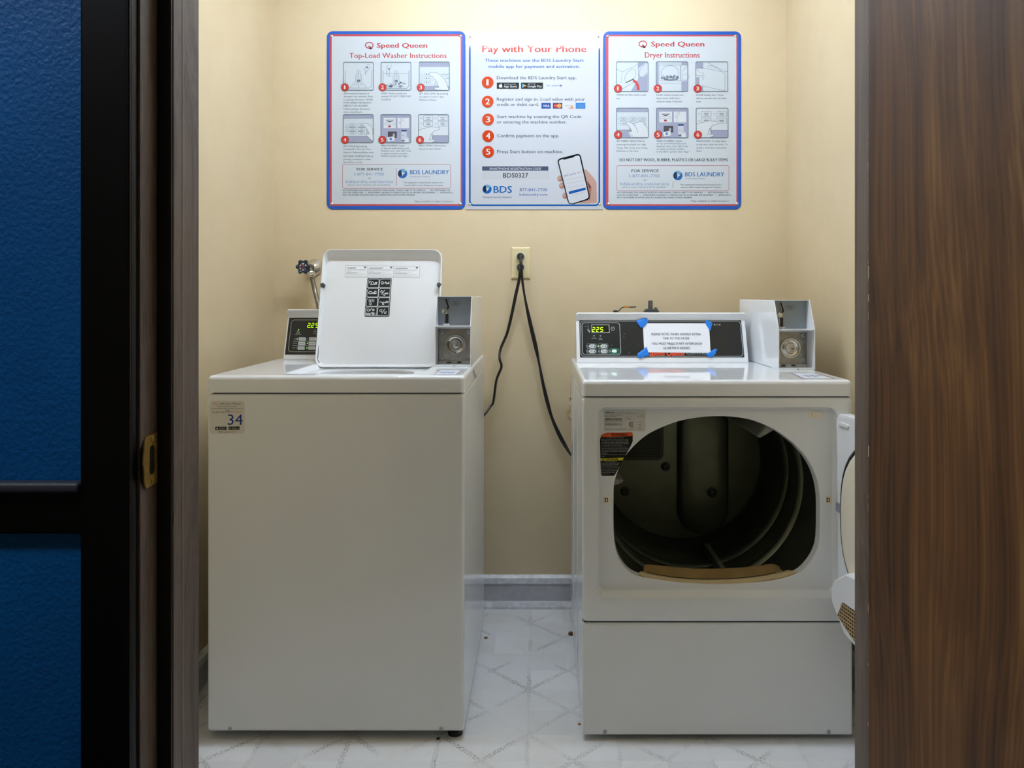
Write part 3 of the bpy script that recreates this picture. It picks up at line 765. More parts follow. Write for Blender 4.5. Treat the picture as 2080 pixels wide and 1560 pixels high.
M().add(*loft([lin_(.99, .001), lin_(.985, .008), lin_(.965, .013), lin_(.92, .016), lin_(.6, .018)], False, True), CREAM).build('door_liner', dd, angle=60)
ch = [(.062, .430), (.048, .405), (.050, .375), (.105, .318), (.19, .300), (.40, .300), (.49, .318), (.535, .375), (.53, .43), (.49, .462), (.30, .480), (.11, .462)]
cc = Vector((.292, .385))
def chl(s, n): return [FO.pt(cc.x+(a-cc.x)*s, cc.y+(b_-cc.y)*s, n) for a, b_ in ch]
M().add(*loft([chl(1, .0), chl(1, .034), chl(.985, .041), chl(.96, .043)], False, True), PLASTW).build('lint_chute', dd, angle=40)
GB = M(); GP = [(.082, .352), (.105, .392), (.49, .392), (.50, .352), (.43, .322), (.15, .322)]
M().add(*prism(GP, lambda a, b_: FO.pt(a, b_, .0428), lambda a, b_: FO.pt(a, b_, .0436)), mat('dark_brown_slot', '3A3020', .6)).build('chute_mesh', dd, smooth=False)
x = .084
while x < .498:
    zs_ = [p.y for p in []]
    lo = .322 if .15 <= x <= .43 else (.352-(x-.082)/.068*.03 if x < .15 else .322+(x-.43)/.07*.03)
    hi = .392 if x >= .105 else .352+(x-.082)/.023*.04
    if hi-lo > .002: GB.add(*prism([(x, lo), (x+.0018, lo), (x+.0018, hi), (x, hi)], lambda a, b_: FO.pt(a, b_, .0436), lambda a, b_: FO.pt(a, b_, .0455)), TAN)
    x += .0085
z = .326
while z < .392:
    x0_ = .15-(z-.322)/.03*.068 if z < .352 else .082+(z-.352)/.04*.023
    GB.add(*prism([(x0_, z), (.495 if z > .35 else .44, z), (.495 if z > .35 else .44, z+.0018), (x0_, z+.0018)], lambda a, b_: FO.pt(a, b_, .0436), lambda a, b_: FO.pt(a, b_, .0457)), TAN)
    z += .0085
GB.build('chute_grille', dd, smooth=False)
M().add(*box(0, 0, 0, 0, 0, 0) if False else prism(rrect(.012, .040, .583, .605, .003, 3), lambda a, b_: FO.pt(a, b_, .0003), lambda a, b_: FO.pt(a, b_, .006)), mat('grey_catch', '8C9096', .4)).build('door_strike', dd)
M().add(*prism(rrect(.016, .06, zd1-.030, zd1-.022, .0039, 4), lambda a, b_: FO.pt(a, b_, -.001), lambda a, b_: FO.pt(a, b_, .003)), PLASTW).build('door_emboss', dd)

# ------------------------------------------------------------------ outlet, cords, water valve, gas cocks
FWALL = Frame((0, YB, 0))
def wall(x, y, n=0.0): return FWALL.up(x, y, n)
a, b_ = wall(1038.5, 566.5), wall(1077.5, 502)
ot = thing('wall_outlet', 'beige duplex wall outlet between the two machines', 'outlet', (a.x/2+b_.x/2, YB, a.z))
op = lambda d, n, r: [(x, YB-n, z) for x, z in rrect(a.x+d, b_.x-d, a.z+d, b_.z-d, r, 4)]
M().add(*loft([op(0, 0, .002), op(0, .003, .002), op(.002, .0055, .003), op(.007, .007, .004)], False, True), IVORY).build('cover_plate', ot)
for x, y in ((1057.3, 521.5), (1057.3, 543)):
    p = wall(x, y)
    M().add(*lathe((p.x, YB-.006, p.z), (0, -1, 0), [(0, .0165), (.003, .0165), (.004, .0155), (.004, .0005)], 28), mat('pale_outlet_face', 'D8D6CC', .3)).build('receptacle', ot)
def cord(name, label, plug, pts, rads):
    p = wall(*plug)
    t = thing(name, label, 'power cord', (p.x, YB-.012, p.z-.02), 'black power cords of the two machines')
    M().add(*lathe((p.x, YB-.0105, p.z), (0, -1, 0), [(0, .0135), (.010, .013), (.018, .010), (.026, .0055), (.030, .004)], 20), RUBBER).build('plug', t)
    P_ = [W(x, y, d) for x, y, d in pts]
    C_ = catmull([Vector((p.x, YB-.034, p.z)), Vector((P_[0].x, YB-.050, p.z-.004))]+P_, 6)
    rr = [rads[0]]*6*2+[q.x for q in catmull([Vector((r, 0)) for r in rads], 6)]
    rr = (rr+[rads[-1]]*len(C_))[:len(C_)]
    M().add(*tube(C_, rr, 10, .8), RUBBER).build('cable', t)
cw = [(410, 235), (402, 300), (380, 400), (355, 520), (325, 640), (282, 745), (276, 810), (288, 862), (255, 950), (235, 1090), (215, 1125), (175, 1178), (120, 1230)]
cord('power_cord', 'black cord from the lower socket kinking down to the washing machine', (1057.3, 543),
     [(930+x/3.252, 480+y/3.252, d) for (x, y), d in zip(cw, [2.735, 2.74, 2.755, 2.765, 2.77, 2.765, 2.75, 2.755, 2.76, 2.755, 2.75, 2.73, 2.72])],
     [.0040, .0055, .0058, .0056, .005, .0046, .0042, .0046, .0044, .0042, .004, .004, .004])
cd_ = [(416, 165), (420, 215), (427, 300), (444, 410), (475, 560), (513, 725), (535, 830), (560, 960), (590, 1090), (622, 1200), (665, 1300), (705, 1375), (752, 1450), (800, 1490)]
cord('power_cord', 'black cord from the upper socket slanting down to the dryer', (1057.3, 521),
     [(930+x/3.252, 480+y/3.252, d) for (x, y), d in zip(cd_, [2.728, 2.726, 2.735, 2.75, 2.76, 2.765, 2.765, 2.765, 2.765, 2.76, 2.755, 2.75, 2.73, 2.72])],
     [.0048, .0048, .0045, .004, .0068, .0072, .0042, .0056, .0068, .0052, .0072, .0068, .0038, .0036])

vc = wall(639, 543)
vl = thing('water_valve', 'chrome water shutoff valve with dark blue handwheel on the wall', 'valve', (vc.x, YB, vc.z-.04))
M().add(*lathe((vc.x, YB, vc.z), (0, -1, 0), [(0, .031), (.002, .031), (.012, .027), (.022, .018), (.027, .011), (.030, .008)], 32), CHROME).build('escutcheon', vl)
wc = W(615.5, 542, 2.70); body = W(628, 545, 2.735)
M().add(*tube([(vc.x, YB-.02, vc.z), (vc.x-.004, YB-.04, vc.z), body], .010, 14), mat('dull_brass_body', '6E6A58', .35, metal=.9)).add(*tube([body, W(633, 556, 2.735)], .011, 14), mat('dull_brass_body', '6E6A58', .35, metal=.9)).build('valve_body', vl)
M().add(*tube([body, wc], .005, 10), mat('dull_brass_body', '6E6A58', .35, metal=.9)).build('valve_stem', vl)
ax = (wc-body).normalized(); ax = (ax+Vector((0, -1.2, 0))).normalized(); qa = ax.cross(Vector((0, 0, 1))).normalized(); qb = ax.cross(qa)
hw = M(); rim = []
for k in range(72):
    t = k*2*math.pi/72; r = .0190+.0022*math.cos(6*t); rim.append(wc+qa*(r*math.cos(t))+qb*(r*math.sin(t)))
n8 = 8; L = []
for k in range(72):
    p = rim[k]; t = (rim[(k+1) % 72]-rim[k-1]).normalized(); o_ = t.cross(ax)
    rr = .0036+.0026*max(0, math.cos(6*k*2*math.pi/72)); L.append([p+o_*(rr*math.cos(q*2*math.pi/n8))+ax*(rr*math.sin(q*2*math.pi/n8)) for q in range(n8)])
hw.add(*loft(L+[L[0]]), HANDW)
for k in range(6):
    t = k*2*math.pi/6; hw.add(*tube([wc, wc+qa*(.018*math.cos(t))+qb*(.018*math.sin(t))], .0028, 8), HANDW)
hw.add(*lathe(wc-ax*.004, ax, [(0, .007), (.009, .007), (.011, .004)], 16), mat('red_bronze_nut', '5A3048', .4)); hw.build('handwheel', vl)
hs = thing('water_hose', 'braided steel water hose running from the valve behind the washer', 'hose', tuple(W(648, 650, 2.66)))
M().add(*lathe(W(631.5, 552, 2.735), W(633.8, 562, 2.735)-W(631.5, 552, 2.735), [(0, .012), (.004, .0138), (.008, .0138), (.010, .0125), (.016, .0138), (.019, .0125)], 8), CHROME).build('coupling', hs)
hp = catmull([W(633, 560, 2.735), W(635.5, 572, 2.735), W(640, 592, 2.73), W(645, 612, 2.71), W(649, 634, 2.69), W(651, 690, 2.68), W(651, 760, 2.68)], 8)
M().add(*tube(hp, .0082, 12), mat('braided_hose', '8A8378', .35, metal=.8, vary=(220, .4))).build('hose_line', hs)

gl = thing('gas_cock', 'gas cock with bent lever and yellow grip tag behind the dryer', 'gas cock', tuple(W(1253, 640, 2.74)))
def gpx(x, y): return W(1230+x/16, 600+y/16, 2.74)
M().add(*tube([gpx(240, 520), gpx(330, 505), gpx(420, 518), gpx(470, 460), gpx(545, 388), gpx(700, 390), gpx(980, 375), gpx(990, 350)], [.0024, .003, .0022, .0018, .0018, .0022, .002, .0014], 8), mat('blackened_steel', '2A2622', .5, metal=.6)).build('lever', gl)
M().add(*box(gpx(600, 0).x, gpx(765, 0).x, 2.733, 2.747, gpx(0, 405).z, gpx(0, 345).z, .001), mat('yellow_grip', 'C58A2A', .5)).build('grip_tag', gl)
M().add(*lathe(W(1252, 634, 2.74)+Vector((0, 0, -.03)), (0, 0, 1), [(0, .012), (.02, .012), (.028, .006), (.031, .004)], 14), mat('blackened_steel', '2A2622', .5, metal=.6)).build('cock_body', gl)
gf = thing('pipe_fitting', 'grey pipe fitting with square plug standing up behind the dryer', 'pipe fitting', tuple(W(1323, 640, 2.74)))
FG = mat('grey_cast_iron', '55534F', .6, metal=.3)
q0, q1 = gpx(1260, 540), gpx(1720, 495)
M().add(*box(q0.x, q1.x, 2.715, 2.765, q0.z-.04, q1.z, .003), mat('dark_cast_iron', '2C2F2E', .6)).build('flange', gf)
q0, q1 = gpx(1300, 500), gpx(1690, 435)
M().add(*box(q0.x, q1.x, 2.722, 2.758, q0.z, q1.z, .002), FG).build('collar', gf)
q0, q1 = gpx(1392, 440), gpx(1525, 165)
M().add(*box(q0.x, q1.x, 2.731, 2.749, q0.z, q1.z, .0025), FG).build('square_plug', gf)
q0 = gpx(1630, 440); M().add(*lathe(q0, (0, 0, 1), [(0, .005), (.004, .005), (.006, .003)], 10), FG).build('bolt', gf)

# crumbs and rust flakes on the floor
def crumb(name, label, px, py, r, m, sq=.5):
    d = EYE*FPX/(py-VPY); c = W(px, py, d); bm = bmesh.new(); bmesh.ops.create_icosphere(bm, subdivisions=2, radius=1)
    vs = [(c.x+p.co.x*r*random.uniform(.7, 1.1), c.y+p.co.y*r*random.uniform(.7, 1.1), r*sq+p.co.z*r*sq*random.uniform(.8, 1)) for p in bm.verts]
    bm.verts.index_update(); fs = [tuple(p.index for p in f.verts) for f in bm.faces]; bm.free()
    return tag(M().add(vs, fs, m).build(name), label, 'debris')
crumb('black_crumb', 'small black crumb on the floor in front of the washing machine', 890, 1502, .0052, RUBBER)
RUST = mat('rust_flake', '7A4A22', .9, vary=(200, .5))
crumb('rust_flake', 'brown rust flake on the floor against the left side of the dryer', 1159.5, 1290, .010, RUST, .6)
crumb('rust_flake', 'tiny orange rust flake by the front corner of the dryer', 1177, 1472, .004, mat('orange_rust', 'A8653A', .9))
crumb('rust_flake', 'ochre rust smear on the floor by the rear foot of the washer', 987, 1296, .008, mat('ochre_rust', '8A6A38', .9), .15)

# ------------------------------------------------------------------ posters on the back wall
INK, GRY, LAV, REDP, BLUP, WHT = '3A4A58', '6E8494', 'AFB4CC', 'D2322D', '1556B4', 'E9F2F8'

def poster_base(name, label, x0, y0, x1, y1, r, m):
    a, b_ = wall(x0, y1), wall(x1, y0); s = YB/FPX
    t = thing(name, label, 'poster', ((a.x+b_.x)/2, YB, a.z), 'laundry instruction posters in a row')
    L = lambda d, n: [(x, YB-n, z) for x, z in rrect(a.x+d, b_.x-d, a.z+d, b_.z-d, max(r*s, .0005), 6)]
    M().add(*loft([L(0, 0.0002), L(0, .0025), L(.0005, .003)], False, True), m).build('board', t)
    return t
def rivet(t, x, y, m=None):
    M().add(*lathe(wall(x, y, .003), (0, -1, 0), [(0, .0052), (.0015, .005), (.0028, .003), (.003, .0005)], 16), m or ZINC).build('rivet', t)

def globe(P, x, y, r, gl=False):
    P.disc(x, y, r, pm('1C6FC2', gl), 3)
    P.poly([(x, y), (x-.55*r, y-.8*r), (x-.2*r, y-.97*r), (x+.3*r, y-.95*r), (x+.75*r, y-.62*r), (x+.35*r, y-.1*r)], pm('7CC0EC', gl), 4)
    P.poly([(x-.1*r, y+.3*r), (x-.15*r, y-.6*r), (x-.55*r, y-.82*r), (x-.97*r, y-.1*r), (x-.9*r, y+.4*r), (x-.6*r, y+.78*r)], pm('12385F', gl), 5)
    P.poly([(x-.25*r, y-.45*r), (x+.08*r, y-.2*r), (x+.55*r, y-.12*r), (x+.18*r, y+.15*r), (x-.12*r, y+.55*r), (x-.1*r, y+.1*r)], pm('F2F8FC', gl), 6)

def badge(P, x, y, r, d, gl=False, dark=True):
    P.part('number_badge')
    if dark: P.disc(x, y, r*1.04, pm('8E1E1A', gl), 12)
    P.disc(x, y, r*.95, pm('D8392B' if dark else 'E2471C', gl), 13)
    P.text(d, x-r*(.22 if d == '1' else .36), x+r*(.14 if d == '1' else .36), y+r*.47, r*.95, pm('FFFFFF', gl), 14, .03)

def picto(P, x0, y0, x1, y1, fill='E4EFF5'):
    P.part('pictogram')
    P.rect(x0, y0, x1, y1, pm(fill), 2, 12); P.outline(x0, y0, x1, y1, 5, pm(GRY), 11, 12)

def qlogo(P, x, y, m):
    P.circ(x, y, 31, 8, m, 3, 24); P.line([(x-8, y+8), (x+6, y+14), (x+14, y+30)], 10, m, 3)
    P.poly([(x-18, y+22), (x+30, y+24), (x+14, y+34)], m, 3)

def hand_press(P, x, y, s, flip, xm, ym):
    """line-drawn pressing hand, finger tip at (x, y); flip=-1 mirrors"""
    w = pm('EEF4F8'); l = pm(GRY)
    pts = [(0, 0), (25, -12), (60, -10), (100, 14), (140, 60), (165, 130), (165, 190), (110, 190), (70, 150), (40, 120), (55, 112), (85, 115), (60, 60), (35, 28), (8, 14)]
    q = [(min(x+flip*a*s, xm), min(y+b_*s, ym)) for a, b_ in pts]
    P.poly(q, w, 7); P.line(q[:6], 2.6, l, 8); P.line(q[7:], 2.6, l, 8); P.line([q[0], q[-1]], 2.6, l, 8)
    P.line([(x+flip*62*s, y+62*s), (x+flip*48*s, y+92*s), (x+flip*68*s, y+104*s), (x+flip*74*s, y+78*s)], 2.4, l, 8)

def pads(P, xs_, ys_, w, h):
    l = pm(GRY)
    for y in ys_:
        for x in xs_:
            P.outline(x, y, x+w, y+h, 2, l, 4, 5); P.line([(x+w*.25, y+h*.5), (x+w*.8, y+h*.5)], 4, l, 4); P.disc(x-w*.25, y+h*.5, 3, l, 4, n=8)

def pay_picto(P, x0, y0, x1, y1):
    picto(P, x0, y0, x1, y1, LAV); w = x1-x0; h = y1-y0
    def X(f): return x0+f*w
    def Y(f): return y0+f*h
    wh, dk = pm('EEF2F6'), pm('2C3440')
    P.rect(X(.09), Y(.12), X(.49), Y(.48), wh, 4); P.rect(X(.55), Y(.12), X(.94), Y(.48), wh, 4)
    P.poly([(X(.14), Y(.20)), (X(.29), Y(.22)), (X(.45), Y(.20)), (X(.29), Y(.27))], dk, 5); P.line([(X(.15), Y(.18)), (X(.44), Y(.18))], 2, dk, 5)
    P.outline(X(.13), Y(.29), X(.45), Y(.36), 2, pm(GRY), 5); P.rect(X(.24), Y(.39), X(.33), Y(.45), pm('B2383E'), 5)
    P.line([(X(.66), Y(.13)), (X(.66), Y(.47))], 1.6, pm(GRY), 5); P.circ(X(.63), Y(.29), 6, 2, pm(GRY), 5); P.outline(X(.68), Y(.14), X(.74), Y(.22), 1.6, pm(GRY), 5)
    P.rect(X(.23), Y(.60), X(.53), Y(.82), pm('4A4550'), 5); P.disc(X(.43), Y(.73), 9, pm('B9B9BC'), 6, ry=15)
    P.poly([(X(.21), Y(.81)), (X(.44), Y(.77)), (X(.46), Y(.92)), (X(.23), Y(.96))], pm('F4F8FA'), 7); P.disc(X(.33), Y(.86), 11, pm('1C6FC2'), 8); P.disc(X(.34), Y(.85), 4, pm('F4F8FA'), 9)
    P.rect(X(.68), Y(.54), X(.86), Y(.93), pm('D9DEEA'), 5, 5); P.rect(X(.68), Y(.54), X(.86), Y(.60), pm('2B4F86'), 6, 3); P.rect(X(.69), Y(.90), X(.80), Y(.93), dk, 6)
    P.line([(X(.71), Y(.74)), (X(.76), Y(.74))], 2, dk, 6)
    P.poly([(X(.78), Y(.985)), (X(.80), Y(.84)), (X(.87), Y(.86)), (X(.88), Y(.78)), (X(.92), Y(.84)), (X(.94), Y(.985))], pm('EEF2F6'), 7)

def start_picto(P, x0, y0, x1, y1, rows):
    picto(P, x0, y0, x1, y1, 'EAF1F6'); w = x1-x0; h = y1-y0; l = pm(GRY)
    P.poly([(x0+w*.45, y0+h*.75), (x1-2, y0+h*.75), (x1-2, y1-8), (x1-8, y1-2), (x0+w*.45, y1-2)], pm(LAV), 3); P.line([(x0+w*.45, y0+h*.745), (x1, y0+h*.745)], 2.4, l, 4)
    for f in rows:
        P.circ(x0+w*.09, y0+h*(f+.09), 4, 2, l, 4); P.circ(x0+w*.57, y0+h*(f+.09), 4, 2, l, 4)
        for a in (.17, .65):
            P.outline(x0+w*a, y0+h*f, x0+w*(a+.30), y0+h*(f+.18), 2.4, l, 4, 5); P.line([(x0+w*(a+.07), y0+h*(f+.07)), (x0+w*(a+.23), y0+h*(f+.07))], 5, l, 4); P.line([(x0+w*(a+.09), y0+h*(f+.125)), (x0+w*(a+.22), y0+h*(f+.125))], 5, l, 4)
    q = [(x0+4, y0+h*.56), (x0+w*.14, y0+h*.50), (x0+w*.44, y0+h*.43), (x0+w*.70, y0+h*.47), (x0+w*.69, y0+h*.53), (x0+w*.52, y0+h*.58), (x0+w*.42, y0+h*.70), (x0+w*.36, y0+h*.90),
         (x0+w*.52, y0+h*.88), (x0+w*.56, y0+h*.93), (x0+w*.44, y0+h*.985), (x0+6, y0+h*.985)]
    P.poly(q, pm('EEF4F8'), 6); P.line(q[:11], 2.6, l, 7); P.line([(x0+w*.40, y0+h*.74), (x0+w*.47, y0+h*.68), (x0+w*.48, y0+h*.86)], 2.4, l, 7)

def captions(P, col, lines, cap=13):
    P.part('caption')
    for i, (txt, x0, x1, base) in enumerate(lines):
        bold = .018 if (txt.split()[0].isupper() and len(txt.split()[0]) > 2) else .008
        P.text(txt, x0, x1, base, cap, pm(col), 2, bold)

def service(P, box_, div, L):
    P.part('service_box'); P.outline(*box_, 3.2, pm('C8505A'), 2, 12); P.line([(div[0], div[1]), (div[0], div[2])], 3, pm('C8505A'), 2)
    (t1, t2, t3, t4, t5, g, t6, t7, t8, t9) = L
    P.text('FOR SERVICE', *t1, 22, pm('3C4650'), 2, .028); P.text('1-877-841-7700', *t2, 24, pm('7E9CD0'), 2); P.text('or', *t3, 22, pm('7A8794'), 2)
    P.text('bdslaundry.com/service', *t4, 24, pm('7E9CD0'), 2); P.text('please have machine ID # available', *t5, 14, pm('7A8794'), 2)
    P.part('company_logo'); globe(P, *g); P.text('BDS LAUNDRY', *t6, 34, pm('2C78C4'), 2, .02); P.text('Commercial Solutions', *t7, 11, pm('6C86A6'), 2)
    P.part('ownership_note')
    P.text('This equipment is owned and the laundry area is', *t8, 11, pm(INK), 2, .012); P.text('leased by BDS Laundry Management Company.', *t9, 11, pm(INK), 2, .012)

def disclaimer(P, a, b_, c, app):
    P.part('disclaimer')
    P.text('NOT RESPONSIBLE FOR DAMAGE CAUSED BY OVERLOADING, FOREIGN OBJECTS OR CHEMICALS    |    NOT RESPONSIBLE FOR', *a, 12, pm(INK), 2, .02)
    P.text('LOST OR STOLEN ITEMS    |    NEVER PERMIT CHILDREN TO OPERATE, PLAY IN OR AROUND THE EQUIPMENT    |    NEVER REACH', *b_, 12, pm(INK), 2, .02)
    P.text('INTO THE WASHER OR DRYER UNTIL ALL MOVING PARTS HAVE STOPPED SPINNING', *c, 12, pm(INK), 2, .02)
    P.text('*App available in select locations', *app, 14, pm('6A7680'), 2)

INK_ALBEDO[0] = 0.60
BLUB = mat('poster_blue_board', '1450A8', .5, spec=.3)
# --- washer instructions
t = poster_base('instruction_poster', 'blue and red bordered poster headed Top-Load Washer Instructions', 664.3, 63.8, 945.3, 425.5, 12, BLUB)
P = Print(FWALL, t, 650, 50, 4.0, .003)
P.part('red_border'); P.rect(80, 80, 1156, 1474, pm('D4525A'), 0.6)
P.part('white_field'); P.rect(97, 97, 1143, 1459, pm(WHT), 1)
P.part('maker_logo'); qlogo(P, 402, 170, pm('C8403C')); P.text('Speed Queen', 462, 873, 190, 38, pm('C8302E'), 2, .045)
P.part('heading'); P.text('Top-Load Washer Instructions', 240, 1030, 274, 42, pm('D04A48'), 2, .022)
l = pm(GRY)
picto(P, 193, 308, 436, 535)
def agitator_drawing(x, y0, y1):
    P.line([(x-14, y0+28), (x-24, y0+45), (x-24, y0+90), (x-70, y1)], 2, l, 4); P.line([(x+14, y0+28), (x+24, y0+45), (x+24, y0+90), (x+66, y1)], 2, l, 4)
    P.line([(x-14, y0+95), (x-14, y0+20), (x-8, y0), (x+8, y0), (x+14, y0+20), (x+14, y0+95)], 2, l, 4); P.line([(x, y0+10), (x, y1)], 3, l, 4)
    P.rect(x-12, y0+75, x+12, y0+92, l, 4); P.line([(x-8, y0+92), (x-20, y0+115), (x-34, y0+122)], 3, l, 4); P.line([(x+8, y0+92), (x+20, y0+115), (x+32, y0+122)], 3, l, 4)
agitator_drawing(316, 374, 515)
P.line([(207, 376), (207, 500), (216, 518), (404, 518), (422, 500), (422, 376)], 2.6, l, 4)
P.line([(408, 322), (384, 330), (368, 352), (362, 372), (378, 388), (392, 372), (410, 342)], 2.4, l, 5); P.line([(374, 388), (372, 408)], 3.2, pm(INK), 5); P.disc(385, 350, 8, l, 5)
picto(P, 498, 308, 741, 535)
agitator_drawing(620, 378, 515)
P.line([(514, 376), (514, 500), (522, 520), (706, 520), (724, 500), (724, 376)], 3.4, l, 4); P.line([(518, 401), (720, 401)], 1.4, l, 4)
P.line([(556, 326), (544, 350), (548, 372), (538, 396), (558, 424), (572, 424), (564, 396), (566, 372), (584, 330)], 2.4, l, 5); P.disc(562, 362, 6, pm(INK), 5)
random.seed(3)
for i in range(30):
    x = 530+random.random()*175; y = 512-random.random()*(55-abs(x-620)*.35); r = random.uniform(9, 20)
    P.poly([(x+r*random.uniform(.5, 1.3)*math.cos(q*1.05), min(518, y+r*.6*random.uniform(.5, 1.2)*math.sin(q*1.05))) for q in range(6)], pm(['7C8A9A', 'C6D2DC', '5C6878', 'E2EAF0', '9AA8B6'][i % 5]), 5+i*.06)
picto(P, 808, 306, 1053, 537)
P.rect(812, 310, 1049, 347, pm(LAV), 3); P.rect(812, 500, 1049, 533, pm(LAV), 3)
for y in (405, 438, 470):
    P.line([(820, y), (834, y)], 3, l, 4); P.circ(848, y, 3, 2, l, 4); P.disc(866, y, 5, pm(INK), 4); P.line([(878, y), (900, y)], 4, l, 4); P.line([(816, y+16), (920, y+16)], 1.8, l, 4)
P.line([(985, 405), (1046, 405)], 4, l, 4); P.line([(1000, 420), (1048, 420)], 2, l, 4); P.line([(1020, 440), (1048, 440)], 4, pm('8C86C0'), 4)
hand_press(P, 885, 402, .98, 1, 1050, 534)
picto(P, 192, 733, 435, 960)
P.rect(196, 737, 431, 761, pm(LAV), 3); P.line([(194, 763), (433, 763)], 2.6, l, 4); P.rect(196, 908, 431, 956, pm(LAV), 3); P.line([(194, 907), (433, 907)], 2, l, 4)
pads(P, (240, 314), (808, 840, 872), 48, 22); P.line([(210, 820), (222, 820)], 3, l, 4); P.line([(210, 852), (222, 852)], 3, l, 4); P.line([(204, 836), (410, 836)], 3, pm('8A8CA8'), 4); P.line([(204, 868), (350, 868)], 3, pm('8A8CA8'), 4)
hand_press(P, 344, 812, .68, 1, 431, 940)
pay_picto(P, 497, 733, 740, 962)
start_picto(P, 802, 733, 1046, 962, (.04, .23))
for (x, y), d in zip(((205, 512), (510, 512), (820, 514), (205, 938), (508, 938), (814, 938)), '123456'): badge(P, x, y, 31, d)
captions(P, INK, [('ADD measured amount of', 193, 402, 568), ('detergent into washtub. Refer', 193, 434, 592), ('to package directions. NEVER', 193, 432, 618), ('POUR UNDILUTED BLEACH', 193, 418, 643), ('DIRECTLY ON LAUNDRY.', 193, 395, 668), ('Follow package directions', 193, 405, 693), ('when using bleach.', 193, 345, 718)])
captions(P, INK, [('LOAD clothes loosely into', 498, 706, 567), ('washtub. DO NOT OVERLOAD!', 498, 740, 591), ('CLOSE lid.', 498, 578, 617)])
captions(P, INK, [('SET SOIL LEVEL by pressing', 808, 1042, 569), ('touchpad to select Light,', 808, 1010, 594), ('Medium or Heavy.', 808, 948, 620)])
captions(P, INK, [('SET CYCLE by pressing', 192, 383, 996), ('touchpad for Normal, Perm', 192, 416, 1020), ('Press or Delicates/Bulky cycle.', 192, 440, 1046), ('SET WASH TEMPERATURE by', 192, 433, 1077), ('pressing touchpad to select', 192, 418, 1102), ('Hot, Warm or Cold.', 192, 345, 1126)])
captions(P, INK, [('MAKE PAYMENT. Insert', 497, 688, 991), ('or tap and hold laundry card.', 497, 726, 1012), ('Deposit coins. Scan QR Code', 497, 740, 1033), ('or select machine number', 497, 713, 1055), ('in BDS Laundry Start App.*', 497, 721, 1075)])
captions(P, INK, [('PRESS START. Lid must be', 803, 1023, 991), ('closed to start washer.', 803, 987, 1017)])
service(P, (185, 1137, 1062, 1330), (622, 1165, 1312), ((300, 514, 1187), (282, 520, 1228), (393, 418, 1257), (212, 596, 1288), (228, 570, 1310), (672, 1212, 38), (732, 1050, 1217), (732, 898, 1241), (680, 1007, 1290), (685, 1000, 1312)))
disclaimer(P, (187, 1060, 1353), (187, 1077, 1372), (187, 773, 1391), (765, 1083, 1444))
for x, y in ((96, 95), (1141, 95), (96, 1458), (1141, 1458)): rivet(t, 650+x/4, 50+y/4)

# --- dryer instructions
t = poster_base('instruction_poster', 'blue and red bordered poster headed Dryer Instructions', 1225.2, 64.3, 1505, 425.5, 12, BLUB)
P = Print(FWALL, t, 1210, 50, 4.0, .003)
P.part('red_border'); P.rect(83, 85, 1155, 1474, pm('D4525A'), 0.6)
P.part('white_field'); P.rect(103, 98, 1141, 1460, pm(WHT), 1)
P.part('maker_logo'); qlogo(P, 382, 160, pm('C8403C')); P.text('Speed Queen', 448, 882, 180, 40, pm('C8302E'), 2, .045)
P.part('heading'); P.text('Dryer Instructions', 398, 843, 271, 44, pm('D04A48'), 2, .022)
picto(P, 166, 305, 424, 546)
P.poly([(340, 309), (420, 309), (420, 542), (285, 542), (345, 440)], pm(LAV), 3)
P.line([(168, 362), (215, 388), (345, 325)], 2.4, l, 4); P.line([(215, 388), (205, 480)], 1.6, l, 4); P.line([(205, 530), (310, 472)], 2.4, l, 4)
P.curve([(245, 470), (235, 430), (265, 385), (310, 362), (325, 390), (310, 440), (250, 474)], 2.4, l, 4); P.poly([(238, 474), (305, 440), (312, 446), (250, 476)], pm(INK), 5)
P.poly([(350, 355), (400, 315), (420, 320), (420, 400), (385, 430), (355, 425), (345, 395)], pm('DDE6EC'), 5); P.curve([(350, 410), (360, 370), (400, 318)], 2.4, l, 6); P.curve([(345, 395), (370, 430), (418, 395)], 2.4, l, 6)
P.line([(303, 455), (325, 470), (342, 500), (345, 535)], 20, pm('DC4036'), 7)
picto(P, 490, 305, 746, 546)
P.rect(494, 309, 510, 542, pm(LAV), 3); P.rect(696, 309, 742, 330, pm(LAV), 3); P.rect(698, 462, 742, 542, pm(LAV), 3)
P.line([(512, 322), (694, 322)], 2, l, 4); P.outline(518, 332, 688, 458, 2, l, 4, 4); P.line([(690, 332), (744, 332)], 2, l, 4); P.line([(690, 332), (690, 458), (744, 458)], 2, l, 4); P.line([(514, 480), (696, 480)], 1.6, l, 4); P.line([(696, 462), (696, 544)], 1.6, l, 4)
P.circ(602, 395, 72, 2.6, l, 4, 60); P.curve([(744, 335), (705, 380), (700, 400)], 2, l, 4); P.circ(728, 428, 28, 2, l, 4, 26)
for i in range(16):
    x = 540+i*8.2; y = 432-10*math.sin(i*1.7); P.poly([(x-13, y+6), (x-4, y-12), (x+8, y-6), (x+13, y+8), (x, y+14)], pm(['6E7C8C', 'C6D2DC', '8A98A6'][i % 3]), 5+i*.05)
P.poly([(552, 448), (650, 448), (634, 455), (570, 455)], pm('5C6878'), 6)
picto(P, 812, 305, 1071, 546)
P.rect(816, 309, 872, 360, pm(LAV), 3); P.rect(816, 430, 840, 500, pm(LAV), 3); P.rect(816, 505, 872, 542, pm(LAV), 3)
P.line([(850, 350), (960, 372), (1035, 388), (1048, 400), (1048, 540), (1000, 530), (838, 495), (838, 420)], 2.4, l, 4); P.line([(905, 309), (1050, 385), (1069, 385)], 2.4, l, 4)
